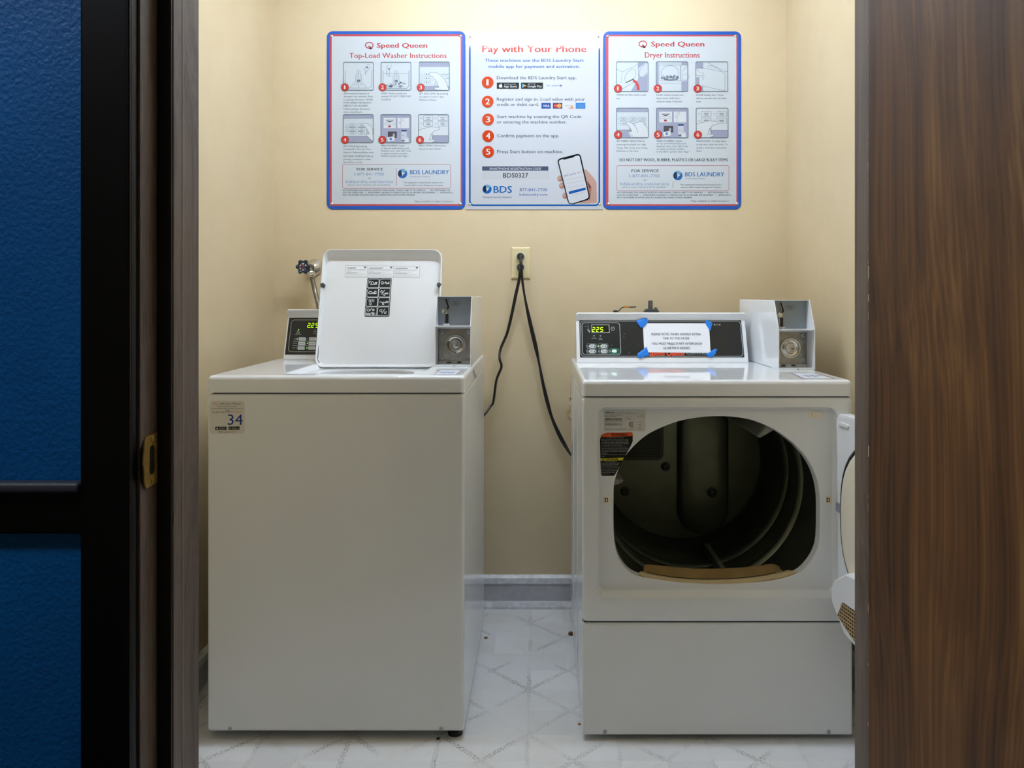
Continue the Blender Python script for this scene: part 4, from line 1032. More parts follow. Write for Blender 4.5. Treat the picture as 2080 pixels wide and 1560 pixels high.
P.curve([(905, 350), (920, 335), (960, 345), (1020, 380)], 2.4, l, 4); P.line([(930, 352), (950, 335)], 2, l, 4); P.line([(960, 362), (980, 345)], 2, l, 4); P.line([(1000, 530), (1010, 545)], 2, l, 4)
P.poly([(815, 360), (840, 375), (880, 395), (882, 415), (850, 418), (815, 400)], pm('EEF4F8'), 5); P.curve([(815, 360), (835, 385), (868, 395), (880, 410), (845, 418), (816, 412)], 2.4, l, 6); P.line([(862, 430), (880, 430)], 3, l, 4); P.line([(865, 445), (878, 445)], 3, l, 4)
picto(P, 168, 680, 427, 921)
P.rect(172, 684, 423, 709, pm(LAV), 3); P.line([(170, 711), (425, 711)], 2.6, l, 4); P.rect(172, 858, 423, 917, pm(LAV), 3); P.line([(170, 857), (300, 857)], 2, l, 4)
pads(P, (196, 276, 352), (754, 790), 52, 28); hand_press(P, 240, 800, .62, 1, 423, 917)
P.poly([(330, 800), (375, 790), (420, 845), (424, 917), (290, 917), (262, 880), (300, 880)], pm('EEF4F8'), 6.5); P.curve([(330, 800), (375, 790), (425, 850)], 2.6, l, 8)
pay_picto(P, 492, 680, 749, 921)
start_picto(P, 814, 680, 1073, 921, (.11, .34))
for (x, y), d in zip(((180, 522), (503, 522), (826, 522), (181, 897), (505, 897), (828, 897)), '123456'): badge(P, x, y, 32, d)
captions(P, INK, [('CLEAN lint filter before each', 168, 408, 579), ('use.', 168, 198, 607)])
captions(P, INK, [('LOAD clothes loosely into', 492, 711, 580), ('dryer drum. Add fabric', 492, 685, 606), ('softener sheet if desired.', 492, 702, 633)])
captions(P, INK, [('CLOSE loading door. Dryer', 814, 1040, 580), ('will not operate with the door', 814, 1063, 606), ('open.', 814, 858, 633)])
captions(P, INK, [('SET FABRIC SELECTOR by', 170, 397, 954), ('pressing touchpad for High', 170, 406, 981), ('Temp, Med Temp, Low Temp,', 170, 420, 1009), ('Delicates or No Heat.', 170, 347, 1035)])
captions(P, INK, [('MAKE PAYMENT. Insert', 494, 697, 954), ('or tap and hold laundry card.', 494, 734, 974), ('Deposit coins. Scan QR Code', 494, 749, 996), ('or select machine number', 494, 721, 1018), ('in the BDS Laundry Start App.*', 494, 763, 1040)])
captions(P, INK, [('PRESS START. To stop dryer', 817, 1060, 954), ('at any time, open the door. To', 817, 1072, 981), ('restart, close door and press', 817, 1061, 1008), ('Start.', 817, 862, 1035)])
P.part('warning_line'); P.text('DO NOT DRY WOOL, RUBBER, PLASTICS OR LARGE BULKY ITEMS', 193, 1073, 1112, 24, pm('414B57'), 2, .025)
service(P, (170, 1147, 1080, 1350), (627, 1275, 1330), ((290, 512, 1200), (272, 520, 1242), (388, 415, 1271), (200, 596, 1306), (217, 570, 1328), (666, 1228, 38), (725, 1043, 1235), (727, 890, 1257), (686, 1024, 1307), (690, 1018, 1328)))
disclaimer(P, (173, 1078, 1371), (173, 1096, 1392), (173, 781, 1412), (767, 1080, 1440))
for x, y in ((98, 97), (1136, 95), (106, 1458), (1148, 1456)): rivet(t, 1210+x/4, 50+y/4)

# --- pay with your phone (glossy laminate)
G = True
t = poster_base('payment_poster', 'glossy white poster with thin blue border headed Pay with Your Phone', 945.8, 63.8, 1224.6, 425.8, .5, pm('E9EEF6', G))
P = Print(FWALL, t, 930, 50, 4.0, .003)
P.part('blue_border'); P.outline(98, 86, 1149, 1469, 13, pm('1763B4', G), 1, 34)
P.part('heading'); P.text('Pay with Your Phone', 198, 1045, 226, 55, pm('DB4733', G), 2, .03)
P.part('introduction'); P.text('These machines use the BDS Laundry Start', 218, 1023, 305, 25, pm('4672BC', G), 2, .022); P.text('mobile app for payment and activation.', 250, 990, 354, 25, pm('4672BC', G), 2, .022)
for (x, y), d in zip(((243, 472), (243, 628), (246, 773), (247, 907), (247, 1035)), '12345'): badge(P, x, y, 50, d, G, False)
SL = pm('5A6878', G)
for lines in ([('Download the BDS Laundry Start app.', 317, 964, 446)], [('Register and sign in. Load value with your', 317, 1033, 620), ('credit or debit card.', 317, 657, 662)],
              [('Start machine by scanning the QR Code', 317, 1003, 762), ('or entering the machine number.', 317, 885, 805)], [('Confirm payment on the app.', 318, 823, 917)], [('Press Start button on machine.', 320, 854, 1045)]):
    P.part('step_text')
    for q in lines: P.text(*q, 25, SL, 2, .02)
bk_, wt_ = pm('14202A', G), pm('F2F6FA', G)
def store(P, x0, y0, x1, y1, kind, bk_, wt_, gl):
    P.part('app_store_badge' if kind == 0 else 'play_store_badge'); h = y1-y0; P.rect(x0, y0, x1, y1, bk_, 2, h*.06)
    if kind == 0:
        cx, cy, r = x0+h*.62, (y0+y1)/2+h*.05, h*.26; P.disc(cx-r*.35, cy, r*.75, wt_, 3, ry=r, n=16); P.disc(cx+r*.3, cy, r*.75, wt_, 3.3, ry=r, n=16); P.disc(cx+r*1.15, cy-r*.15, r*.38, bk_, 3.7, n=12); P.poly([(cx, cy-r*1.1), (cx+r*.15, cy-r*1.6), (cx+r*.5, cy-r*1.75), (cx+r*.35, cy-r*1.25)], wt_, 3)
        P.text('Available on the', x0+h*1.15, x1-h*.5, y0+h*.32, h*.15, wt_, 3); P.text('App Store', x0+h*1.12, x1-h*.35, y0+h*.78, h*.36, wt_, 3, .01)
    else:
        a, b_, c_ = (x0+h*.2, y0+h*.16), (x0+h*.2, y1-h*.12), (x0+h*.88, (y0+y1)/2); md = (x0+h*.48, (y0+y1)/2)
        P.poly([a, b_, md], pm('58B8E8', gl), 3); P.poly([a, md, c_], pm('5EC27A', gl), 3); P.poly([b_, md, c_], pm('E0484A', gl), 3); P.poly([(x0+h*.66, y0+h*.38), c_, (x0+h*.66, y1-h*.36), md], pm('F4C542', gl), 4)
        P.text('GET IT ON', x0+h*1.1, x1-h*1.25, y0+h*.32, h*.17, wt_, 3); P.text('Google Play', x0+h*1.05, x1-h*.2, y0+h*.76, h*.34, wt_, 3, .01)
store(P, 317, 473, 497, 524, 0, bk_, wt_, G); store(P, 513, 473, 692, 524, 1, bk_, wt_, G)
P.part('scan_hint'); P.text('or scan', 722, 815, 504, 16, pm('5580C4', G), 2, .01); P.line([(820, 498), (842, 498)], 5, pm('3B5FA0', G), 2); P.poly([(834, 488), (849, 498), (834, 508)], pm('3B5FA0', G), 2)
P.part('card_logo'); P.rect(679, 638, 755, 685, pm('1B50A4', G), 2); P.text('VISA', 692, 745, 671, 18, wt_, 3, .02)
P.part('card_logo'); P.rect(772, 638, 848, 685, pm('28356E', G), 2); P.disc(797, 661, 18, pm('D63A3C', G), 3); P.disc(824, 661, 18, pm('EFA85A', G), 4); P.text('MasterCard', 784, 818, 665, 7, wt_, 5)
P.part('card_logo'); P.rect(868, 638, 940, 685, pm('F0F0F2', G), 2); P.text('DISCOVER', 874, 934, 666, 9, pm('6A6A70', G), 3, .02); P.poly([(890, 685), (938, 664), (938, 685)], pm('E8A070', G), 3)
P.part('card_logo'); P.rect(957, 638, 1035, 685, pm('1E86D8', G), 2); P.text('AMERICAN', 963, 1028, 660, 10, pm('8CC4F0', G), 3); P.text('EXPRESS', 966, 1025, 675, 10, pm('8CC4F0', G), 3)
P.part('registration_code'); P.rect(198, 1153, 735, 1188, pm('55607A', G), 2); P.rect(198, 1188, 742, 1258, pm('E4E8EE', G), 1.5); P.text('SMARTPHONE REGISTRATION CODE', 258, 676, 1180, 17, wt_, 3, .012); P.text('BDS0327', 368, 572, 1244, 37, pm('343E4A', G), 3, .015)
P.part('company_logo'); globe(P, 238, 1338, 37, G); P.text('BDS', 290, 440, 1368, 55, pm('1D6FBC', G), 2, .03); P.text('Managed Laundry Solutions', 202, 438, 1409, 13, pm('58667A', G), 2, .006)
P.part('contact_text'); P.text('877-841-7700', 502, 727, 1355, 24, pm('4C78BE', G), 2, .008); P.text('bdslaundry.com', 502, 727, 1391, 20, pm('4C78BE', G), 2, .008)
# picture of a hand holding a phone
S = Print(FWALL, t, 970, 300, 8.32, .003); ph = S.part('phone_picture')
sk, sk2 = pm('DDB3A4', G), pm('C9907F', G)
S.poly([(1800, 380), (1830, 365), (1880, 420), (1960, 510), (2010, 590), (2015, 930), (1850, 945), (1700, 945), (1880, 870), (1890, 800)], sk, 2)
S.poly([(1810, 390), (1840, 560), (1900, 650), (1890, 870), (1860, 850)], sk2, 3); S.poly([(1850, 560), (1905, 640), (1925, 680), (1888, 690), (1860, 620)], pm('7A4A44', G), 3.5); S.poly([(1885, 690), (1925, 685), (1905, 860), (1880, 900)], pm('B98070', G), 3.6)
for (x, y, r) in ((1395, 525, 48), (1425, 645, 48), (1480, 815, 46)): S.disc(x, y, r, sk2, 4, ry=52, n=18); S.disc(x-12, y-10, r*.6, sk, 4.5, ry=30, n=14)
ol = [(1352, 240), (1362, 205), (1400, 180), (1690, 108), (1725, 118), (1745, 145), (1895, 815), (1890, 850), (1860, 885), (1640, 950), (1580, 956), (1540, 940), (1520, 900)]
S.poly(ol, pm('141C26', G), 6)
S.poly([(1372, 245), (1385, 215), (1445, 195), (1455, 208), (1625, 165), (1640, 150), (1700, 135), (1722, 150), (1875, 815), (1868, 845), (1840, 868), (1620, 940), (1575, 945), (1545, 925)], pm('EDF1F7', G), 7)
class Shift(Print): pass
S.part('phone_logo', ph); globe(S, 1588, 360, 65, G); S.text('BDS Laundry', 1470, 1672, 495, 26, pm('3A5FA8', G), 8, .01, -.25); S.text('Start', 1682, 1754, 440, 24, pm('D8483C', G), 8, .01, -.25)
S.part('phone_screen', ph); S.poly([(1538, 745), (1820, 675), (1830, 715), (1548, 790)], pm('1D66BC', G), 8)
for q in (((1490, 550), (1780, 490)), ((1500, 610), (1795, 560)), ((1520, 675), (1800, 630)), ((1600, 808), (1790, 758))): S.line(q, 5, pm('C4C8D2', G), 8)
for x, y in ((99, 100), (1142, 98), (98, 1463), (1152, 1463)): rivet(t, 930+x/4, 50+y/4, CHROME)

INK_ALBEDO[0] = 1.0
# ------------------------------------------------------------------ prints on the washing machine
FF = Frame((0, YM, 0))
P = Print(FF, cab, 420, 805, 19.5, .0004)
st = P.part('machine_sticker', ws, 'clear sticker with a blue number 34')
P.rect(110, 180, 1500, 1480, mat('sticker_film', 'DAD8D0', .25), .5, 120)
B1, B2 = pm('2A2620'), pm('C0503C')
P.part('sticker_text', st)
P.text('Pay', 265, 455, 335, 75, pm('C06A5E'), 2, .004); P.text('with your Phone', 490, 1345, 325, 75, B1, 2, .004); P.text('See your poster for details', 415, 1195, 412, 36, pm('5A564C'), 2, .006)
P.text('to start the machine, follow the prompts in the app, OR', 175, 1440, 500, 36, pm('4A463C'), 2, .012); P.text('Scan QR Code', 200, 700, 650, 52, B1, 2, .02); P.text('OR', 735, 920, 640, 92, B1, 2, .004); P.text('Enter Number', 945, 1425, 635, 46, pm('B8683A'), 2, .012)
P.text('BDS Laundry', 470, 965, 1432, 50, pm('2C3A66'), 2, .02); P.text('Start', 995, 1185, 1425, 50, B2, 2, .02)
P.part('sticker_number', st); P.text('34', 835, 1425, 1130, 415, pm('0B2E86'), 2, .002)
store(P, 340, 1205, 785, 1330, 0, pm('17180E'), pm('D8D6CC'), False); PENDING[-1][0].parent = st
store(P, 858, 1195, 1302, 1322, 1, pm('17180E'), pm('D8D6CC'), False); PENDING[-1][0].parent = st

# control panel of the washer
def panel(parent, FR, x0, y0, x1, y1, b0, b1, X0, X1):
    fr = M().add(*prism(rrect(X0, X1, b0, b1, .002, 3), lambda a, b_: FR.pt(a, b_, .0005), lambda a, b_: FR.pt(a, b_, .0022)), BLACKP)
    return fr.build('control_panel', parent, smooth=False)
def seg7(P, x, y, w, h, d, m, k, sl=.12):
    S = {'2': 'abged', '5': 'afgcd'}[d]; lw = w*.2
    def q(a, b_): return (x+a*w+(1-b_)*h*sl, y+b_*h)
    segs = {'a': ((0, 0), (1, 0)), 'b': ((1, 0), (1, .5)), 'c': ((1, .5), (1, 1)), 'd': ((0, 1), (1, 1)), 'e': ((0, .5), (0, 1)), 'f': ((0, 0), (0, .5)), 'g': ((0, .5), (1, .5))}
    for s_ in S:
        a, b_ = segs[s_]; a, b_ = Vector(q(*a)), Vector(q(*b_)); d_ = (b_-a).normalized()*lw*.35
        P.line([tuple(a+d_), tuple(b_-d_)], lw, m, k)
SIL = pm('B9BEBE'); BTN = pm('CDD2D2')
u0, v0 = FW.px(579.6, 720.4); u1, v1 = FW.px(587.3, 645.8)
pw_ = panel(con, FW, 0, 0, 0, 0, v0, v1, (u0+u1)/2, -.325)
P = Print(FW, con, 570, 620, 13.0, .0022)
P.part('panel_border', con); c0 = FW.px(570+210/13, 620+1235/13); c1 = FW.px(570+290/13, 620+395/13)
class UV(Print):
    def uv(s, x, y): return (x, y)
Q = UV(FW, con, n0=.0022); Q.cur = P.cur; Q.outline((c0[0]+c1[0])/2, c0[1], -.335, c1[1], .0012, pm('B8B4A4'), 2, .004)
P.part('display', con); P.poly([(690, 440), (1300, 440), (1290, 625), (670, 625)], mat('display_window', '0C1206', .15), 1.5)
for x, d in ((715, '2'), (815, '2'), (930, '5')): seg7(P, x, 482, 62, 108, d, GLOWG, 3)
P.disc(787, 590, 8, GLOWG, 3, n=8); PENDING[-1][0]['label'] = 'green digital display reading 2.25'
P.part('indicator_lights', con)
for x, y in ((482, 655), (445, 898), (712, 1015), (698, 1135)): P.disc(x, y, 14, LEDG, 3, n=12)
for x, y in ((915, 660), (722, 897), (430, 1017), (420, 1137)): P.disc(x, y, 11, SIL, 3, n=10)
P.part('panel_text', con)
P.disc(455, 700, 14, SIL, 2, n=10); P.line([(475, 712), (512, 712)], 14, SIL, 2); P.text('RESET', 415, 520, 757, 22, SIL, 2, .01); P.text('TO SELECTION', 370, 555, 787, 22, SIL, 2, .01)
P.text('INSERT', 872, 950, 705, 20, SIL, 2, .01); P.text('COINS', 865, 945, 762, 22, SIL, 2, .01)
P.text('SOIL', 355, 415, 908, 24, SIL, 2, .01); P.text('CYCLE', 325, 405, 1026, 24, SIL, 2, .01); P.text('TEMP', 315, 395, 1145, 24, SIL, 2, .01)
P.line([(330, 957), (1300, 957)], 10, SIL, 2); P.line([(318, 1075), (1290, 1075)], 10, SIL, 2)
for (y, xs_) in ((898, (485, 760, 1030)), (1017, (470, 745, 1015)), (1137, (455, 735, 1005))):
    for x, w in zip(xs_, ('LIGHT', 'MEDIUM', 'HEAVY') if y == 898 else (('NORMAL', 'PERM', 'BULKY') if y == 1017 else ('HOT', 'WARM', 'COLD'))):
        P.part('touch_button', con); P.rect(x, y-45, x+188, y+43, BTN, 2, 14); P.circ(x+38, y, 16, 6, pm('4C5454'), 3); P.text(w, x+70, x+160, y+12, 24, pm('4C5454'), 3, .01)

# labels on the inside of the lid
P = Print(FL, lid, 690, 530, 12.235, .0002)
DK = pm('23272B'); LG = pm('9AA0A6')
wl = P.part('warning_label', lid, 'white strip of warnings in three languages')
P.poly([(155, 118), (1995, 135), (1985, 405), (135, 398)], pm('EEF1F3'), 1); P.line([(155, 118), (1995, 135), (1985, 405), (135, 398)], 7, LG, 2, True); P.line([(688, 125), (682, 400)], 6, LG, 2); P.line([(1345, 130), (1338, 402)], 6, LG, 2)
for x0, x1, w, r in ((172, 640, 'WARNING', (175, 405, 195)), (700, 1290, 'AVERTISSEMENT', (705, 1085, 200)), (1362, 1930, 'ADVERTENCIA', (1365, 1690, 205))):
    P.text('▲'.replace('▲', '!')+' '+w, r[0], r[1], r[2], 34, DK, 2, .03)
    for i in range(8):
        y = r[2]+22+i*21; wd = (x1-x0)*(1, .95, .25, .75, .55, .98, 1, .8)[i]; P.line([(x0, y), (x0+wd, y+1)], 7 if i in (0, 4) else 4, DK if i == 4 else LG, 2)
    P.disc(x1-10, r[2]-35, 30, pm('6A7078'), 2, ry=22, n=14)
ic = P.part('icon_label', lid, 'black label with eight white pictograms')
def q_(a, b_):                                  # a, b_ from 0 to 1 over the slightly skewed label
    t0 = (690+(1295-690)*a, 430); t1 = (615+(1235-615)*a, 1385); return (t0[0]+(t1[0]-t0[0])*b_, t0[1]+(t1[1]-t0[1])*b_)
P.poly([q_(*p) for p in rrect(0, 1, 0, 1, .035)], pm('171B1C'), 1)
WI = pm('DDE2E2')
for r in range(4):
    for c_ in range(2):
        x0, x1, y0, y1 = .035+c_*.475, .485+c_*.475, .022+r*.2415, .246+r*.2415
        P.line([q_(x0+.06, y0), q_(x1, y0), q_(x1, y1), q_(x0, y1), q_(x0, y0+.045)], 11, WI, 2, True)
def ip(x, y): return (x, y)
icons = [[(735, 560), (740, 515), (775, 505), (790, 560), (770, 585), (915, 580), (925, 535), (890, 535), (890, 575)], [(815, 510), (860, 560), (890, 560)],
         [(1030, 530), (1040, 575), (1080, 575), (1085, 530), (1060, 515), (1030, 530)], [(1090, 548), (1130, 548), (1145, 520), (1185, 570), (1225, 520), (1230, 570), (1140, 572)],
         [(715, 790), (750, 755), (870, 800), (870, 755), (905, 755), (905, 815), (735, 815), (715, 790)], [(1040, 840), (1120, 725)], [(1120, 800), (1210, 800)], [(1120, 820), (1205, 818)],
         [(735, 955), (732, 1020)], [(775, 955), (770, 1020)], [(812, 955), (808, 1020)], [(852, 955), (848, 1020)],
         [(990, 1030), (1020, 1015), (1050, 1040), (1090, 1020), (1120, 1040), (1160, 1005), (1205, 1010), (1200, 1035), (1120, 1038)],
         [(750, 1245), (800, 1175)], [(745, 1345), (795, 1280)], [(1040, 1310), (1125, 1195)], [(665, 1300), (735, 1300), (735, 1330), (665, 1330), (665, 1300)]]
for s_ in icons: P.line(s_, 15, WI, 3)
for x, y, r in ((1040, 770, 22), (1110, 840, 20), (765, 1065, 26), (1080, 1070, 20), (712, 1222, 30), (838, 1220, 22), (830, 1312, 26), (1020, 1240, 26), (1130, 1290, 24)): P.circ(x, y, r, 12, WI, 3)
P.disc(1045, 740, 14, WI, 3, n=10); P.disc(838, 1215, 12, WI, 3, n=10); P.disc(830, 1312, 14, WI, 3, n=10); P.line([(1035, 1215), (1060, 1205)], 14, WI, 3); P.line([(1150, 1265), (1170, 1255)], 14, WI, 3); P.line([(870, 1290), (885, 1340)], 8, WI, 3)

# small warning decals on both worktops
def top_decal(FR, parent, pts, mid):
    D = Print(FR, parent, 0, 0, 1, .0003); D.part('worktop_decal', parent)
    D.poly(pts, pm('CBCFD8'), 1); D.line([pts[0], pts[3]], .9, pm('7E3A4A'), 2); D.line([pts[1], pts[2]], .9, pm('7E3A4A'), 2)
    for i in range(5):
        a = mid[0]+(i-2)*mid[2]*.32; D.disc(a, mid[1]+(i % 2)*.9-.4, mid[2]*.22, pm('7484A0'), 2, ry=.8, n=8)
top_decal(Frame((0, 2, WZ), (1, 0, 0), (0, 1, 0)), ws, [(893, 752.5), (937, 752.5), (926, 761), (881, 761)], (908, 757, 20))
top_decal(Frame((0, 2, DZ), (1, 0, 0), (0, 1, 0)), dr, [(1607, 758), (1655, 758), (1694, 769), (1632, 769)], (1650, 764, 22))

# ------------------------------------------------------------------ prints on the dryer
u0, v0 = FD.px(1178, 726); u1, v1 = FD.px(1176.7, 650.8); ur = FD.px(1508.5, 690)[0]
panel(cond, FD, 0, 0, 0, 0, v0, v1, (u0+u1)/2, ur)
Q = UV(FD, cond, n0=.0022); Q.part('panel_border', cond); s1 = 2.46/FPX
Q.outline((u0+u1)/2+2*s1, v0+2.2*s1, ur-2.2*s1, v1-2.2*s1, .0014, SIL, 2, .003)
P = Print(FD, cond, 1165, 640, 11.555, .0022)
x0_, yb_ = P.uv(210, 935); x1_, yt_ = P.uv(1095, 185)
Q.outline(x0_, yb_, x1_-.002, yt_, .0016, SIL, 2, .003)
P.part('display', cond); P.poly([(425, 235), (835, 235), (840, 415), (430, 415)], mat('display_window', '0C1206', .15), 2); P.line([(425, 235), (830, 235), (840, 415), (432, 415)], 13, SIL, 3, True)
for x in (438, 528): seg7(P, x, 295, 56, 95, '2', GLOWG, 4)
seg7(P, 625, 295, 56, 95, '5', GLOWG, 4); PENDING[-1][0]['label'] = 'green digital display reading 225'
P.part('panel_text', cond)
P.line([(255, 270), (320, 270)], 10, pm('7A8084'), 2); P.line([(335, 235), (345, 300)], 12, pm('7A8084'), 2); P.line([(300, 340), (380, 315)], 6, pm('7A8084'), 2); P.circ(345, 360, 18, 8, SIL, 2); P.poly([(355, 375), (380, 365), (385, 410), (355, 410)], SIL, 2)
P.circ(920, 325, 40, 9, SIL, 2); P.disc(918, 325, 11, SIL, 2, n=8)
P.disc(480, 493, 16, SIL, 2, n=10); P.disc(626, 493, 16, SIL, 2, n=10); P.text('DRYING', 425, 540, 560, 22, SIL, 2, .01); P.text('COOL', 590, 665, 558, 20, SIL, 2, .01); P.text('DOWN', 588, 672, 588, 22, SIL, 2, .01)
for x, y, r in ((1188, 447, 12), (1180, 515, 12), (1185, 765, 11), (1308, 897, 13), (1525, 712, 9), (902, 715, 12)): P.disc(x, y, r, pm('6C7478'), 2, n=8)
P.part('indicator_light', cond); P.disc(575, 735, 15, LEDG, 3, n=12)
for x, y, w1, w2 in ((360, 735, 'HIGH', 'TEMP'), (628, 735, 'LOW', 'TEMP'), (360, 855, 'MED', 'TEMP'), (636, 855, 'DELI', 'CATES')):
    P.part('touch_button', cond); P.outline(x-50, y-58, x+180, y+52, 7, pm('8A9296'), 2, 30); P.rect(x, y-42, x+162, y+42, BTN, 2, 40); P.text(w1, x+30, x+88, y-6, 20, pm('4C5454'), 3, .01); P.text(w2, x+26, x+92, y+22, 20, pm('4C5454'), 3, .01)
    P.disc(x+127, y+14, 13, pm('20282A'), 3, n=10); P.rect(x+122, y-28, x+132, y+10, pm('20282A'), 3); P.circ(x-35, y, 18, 7, SIL, 3)
P.part('start_button', cond, 'green-ringed start button'); P.outline(845, 795, 1068, 908, 9, pm('2F9C7C'), 2, 35); P.rect(850, 800, 1062, 903, pm('12513F'), 1.5, 35); P.rect(900, 815, 1012, 885, pm('EAF2EA'), 3, 25); P.circ(865, 853, 18, 7, SIL, 3)
P = Print(FD, cond, 1280, 630, 8.32, .0022)
P.part('maker_name', cond); P.text('Speed Queen', 315, 912, 772, 88, pm('E2502C'), 2, .05); P.part('model_name', cond); P.text('Commercial', 945, 1445, 752, 62, pm('8C9CA2'), 2, .006)
P.part('fuel_type_text', cond); P.text('E L E C T R I C', 1180, 1525, 261, 25, pm('D8DCDC'), 2, .02); P.part('patent_text', cond); P.text('PATENTS PENDING', 1770, 1860, 788, 12, pm('8A9296'), 3)

# taped paper note
n0 = .0036
nt_ = thing('paper_note', 'white paper note taped over the dryer control panel', 'note', tuple(FD.up(1374, 717, n0)))
pc = [(1305.5, 657.4), (1439.5, 657.4), (1443, 717.5), (1308.3, 716.3)]; g_ = M(); nn = 12; vs = []
for j in range(nn+1):
    for i in range(nn+1):
        a, b_ = i/nn, j/nn
        x = (pc[0][0]*(1-a)+pc[1][0]*a)*(1-b_)+(pc[3][0]*(1-a)+pc[2][0]*a)*b_; y = (pc[0][1]*(1-a)+pc[1][1]*a)*(1-b_)+(pc[3][1]*(1-a)+pc[2][1]*a)*b_
        vs.append(FD.up(x, y, n0+.0012*math.sin(a*math.pi)*abs(math.sin(b_*math.pi*1.0))))
g_.add(vs, [(j*(nn+1)+i, j*(nn+1)+i+1, (j+1)*(nn+1)+i+1, (j+1)*(nn+1)+i) for j in range(nn) for i in range(nn)], PAPER)
g_.build('sheet', nt_, recalc=False)
P = Print(FD, nt_, 1280, 630, 8.32, n0+.0014)
P.part('note_text')
for q in (('PLEASE NOTE, WHEN ADDING EXTRA', 357, 1190, 432), ('TIME TO THE DRYER.', 545, 1005, 502), ('YOU MUST PRESS START AFTER EACH', 360, 1208, 591), ('QUARTER IS ADDED.', 557, 1015, 664)): P.text(*q, 36, pm('3C4350'), 1, .012)
for poly in ([(95, 195), (265, 113), (303, 200), (230, 290), (180, 307)], [(1263, 172), (1325, 192), (1382, 222), (1355, 352), (1333, 340), (1270, 240)], [(120, 745), (275, 628), (318, 768), (160, 822), (128, 800)], [(1272, 755), (1430, 658), (1466, 675), (1402, 790), (1350, 815)]):
    c_ = (sum(p[0] for p in poly)/len(poly), sum(p[1] for p in poly)/len(poly))
    def tp(p, n): return FD.up(1280+p[0]/8.32, 630+p[1]/8.32, n)
    L0 = [tp(p, n0+.0016) for p in poly]; L1 = [tp(p, n0+.0022) for p in poly]; L2 = [tp((p[0]*.5+c_[0]*.5, p[1]*.5+c_[1]*.5), n0+.0038) for p in poly]
    M().add(*loft([L0, L1, L2], False, True), TAPE).build('tape', nt_, smooth=False)

# data plate and warning label beside the opening
FI = Frame((0, YM+RD, 0))
P = Print(FI, dr, 1205, 820, 9.75, .0003)
dp = P.part('data_label', None, 'silver data label with barcode'); sm = pm('4A4C4A'); P.rect(215, 130, 1035, 545, mat('silver_label', 'D2D2CC', .3), 1)
P.text('Alliance', 235, 415, 187, 30, pm('2A2C2A'), 2, .04); P.text('Laundry Systems LLC', 440, 735, 190, 17, sm, 2); P.text('Ripon, WI 54971 USA', 680, 880, 203, 12, sm, 2)
P.text('MODEL NO.', 235, 305, 232, 16, sm, 2, .01); P.text('SDGNCAGS113TW01', 320, 575, 232, 18, sm, 2, .02); P.text('SERIAL 0803005', 235, 450, 262, 16, sm, 2, .02); P.text('VOLTS 120', 640, 745, 275, 15, sm, 2, .01); P.text('HZ 60', 650, 710, 300, 15, sm, 2, .01); P.text('1 PH', 690, 745, 325, 15, sm, 2, .01); P.text('TYPE DG3', 910, 1005, 232, 15, sm, 2, .01); P.text('NO. 510790', 875, 1003, 262, 15, sm, 2, .01)
random.seed(5); x = 235
while x < 565:
    w = random.choice((3, 5, 8)); P.rect(x, 285, min(x+w, 568), 332, pm('4A4540'), 2); x += w+random.choice((3, 5))
P.text('INPUT 22500 BTU/H   7.2 kW', 232, 590, 362, 15, sm, 2, .01); x = 232
while x < 480: P.rect(x, 380+random.random()*14, x+5, 438-random.random()*12, pm('7A7A76'), 2); x += 9
P.text('FOR USE', 490, 565, 405, 15, sm, 2, .01); P.text('INDOORS', 490, 568, 428, 15, sm, 2, .01)
P.line([(765+48*math.cos(t), 412+46*math.sin(t)) for t in [math.radians(a) for a in range(45, 320, 12)]], 14, pm('2A2C2A'), 2); P.text('SA', 735, 790, 432, 42, pm('2A2C2A'), 2, .03)
P.circ(928, 410, 55, 3, pm('8A8C88'), 2); P.disc(925, 418, 12, sm, 2, n=10); P.text('ETL', 905, 950, 375, 15, sm, 2); P.text('Listed', 900, 952, 480, 15, sm, 2)
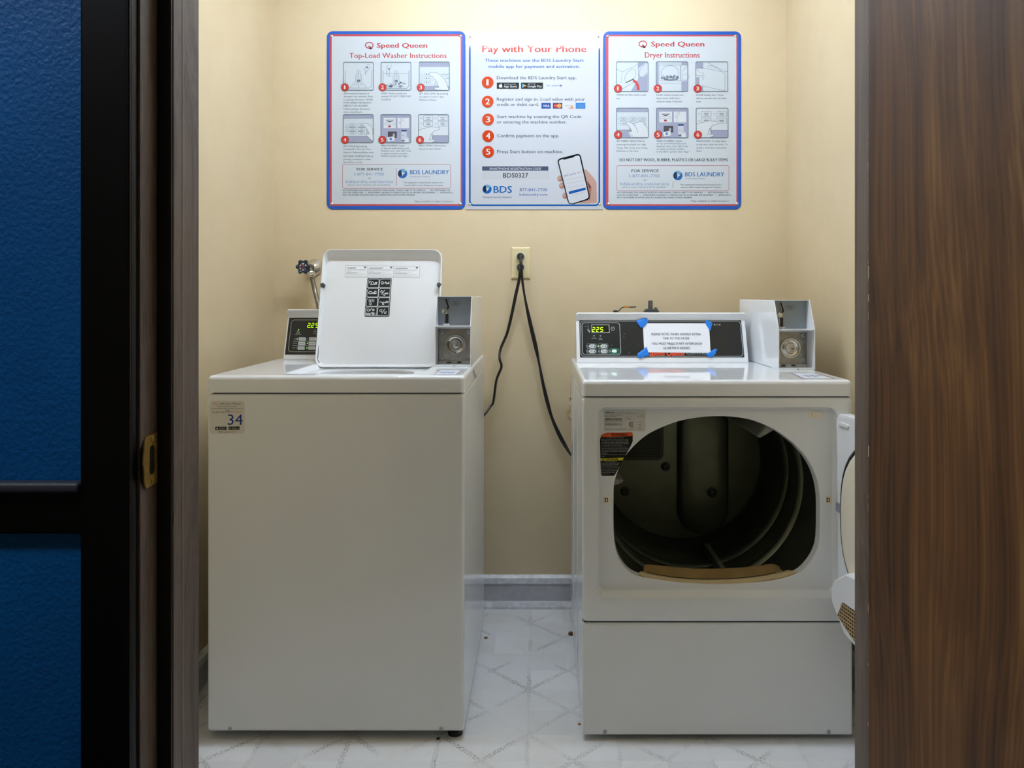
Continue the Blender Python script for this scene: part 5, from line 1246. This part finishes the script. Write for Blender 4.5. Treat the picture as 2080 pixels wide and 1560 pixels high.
for y in (498, 515): P.line([(232, y), (410, y)], 6, pm('8A8C88'), 2); P.line([(430, y), (660, y)], 6, pm('8A8C88'), 2); P.line([(700, y), (830, y)], 6, pm('9A9C98'), 2); P.line([(870, y), (995, y)], 6, pm('9A9C98'), 2)
wl = P.part('warning_label', None, 'black warning label with orange and yellow bands')
P.poly([(150, 650), (165, 625), (215, 590), (270, 575), (760, 566), (782, 590), (782, 745), (735, 850), (430, 1405), (400, 1428), (185, 1430), (155, 1405), (145, 1200), (132, 720)], pm('0E0E0E'), 1)
P.part('orange_band', wl); P.poly([(162, 662), (180, 625), (220, 595), (270, 578), (755, 569), (780, 592), (780, 640)], pm('D8561C'), 2); P.text('WARNING', 355, 690, 632, 46, pm('16120E'), 3, .05); P.poly([(305, 636), (322, 610), (338, 636)], pm('E8B060'), 3)
P.part('yellow_band', wl); P.poly([(142, 1078), (612, 1066), (578, 1122), (142, 1132)], pm('C8C02C'), 2); P.text('CAUTION', 235, 485, 1116, 40, pm('16140E'), 3, .05); P.line([(178, 1116), (198, 1086), (216, 1116)], 7, pm('16140E'), 3, True)
P.part('warning_text', wl)
wt1 = ['To reduce the risk of fire:', 'ONLY dry fabric items washed in water.', 'DO NOT dry articles containing foam rubber', 'or similarly textured rubber-like materials.', 'DO NOT put articles soiled with vegetable', 'or cooking oil in the dryer.', 'DO NOT put articles soiled with gasoline or', 'cleaning solvents in the dryer as these', 'may be removed during washing. Fumes', 'remaining in the items may ignite or', 'explode.', 'ALWAYS clean the lint screen each', 'load.']
for i, s_ in enumerate(wt1):
    y = 680+i*30.5; xr = 700-max(0, i-7)*14; P.text(s_, 262 if i == 0 else 160, (600 if i == 0 else min(xr, 160+len(s_)*15)), y, 17, pm('B4B4AC'), 2, .008)
wt2 = ['To avoid injury:', 'Keep children away from dryer.', 'DO NOT REACH INTO CABINET', 'DO NOT OPERATE with the door', 'open or the guard removed', 'or with any cover panels off.', 'Do not bypass any safety', 'devices of this dryer', 'at any time.']
for i, s_ in enumerate(wt2):
    y = 1152+i*30.5; xr = 545-i*15; P.text(s_, 215 if i == 0 else 158, (470 if i == 0 else min(xr, 158+len(s_)*14)), y, 17, pm('B4B4AC'), 2, .008)

finish_print()
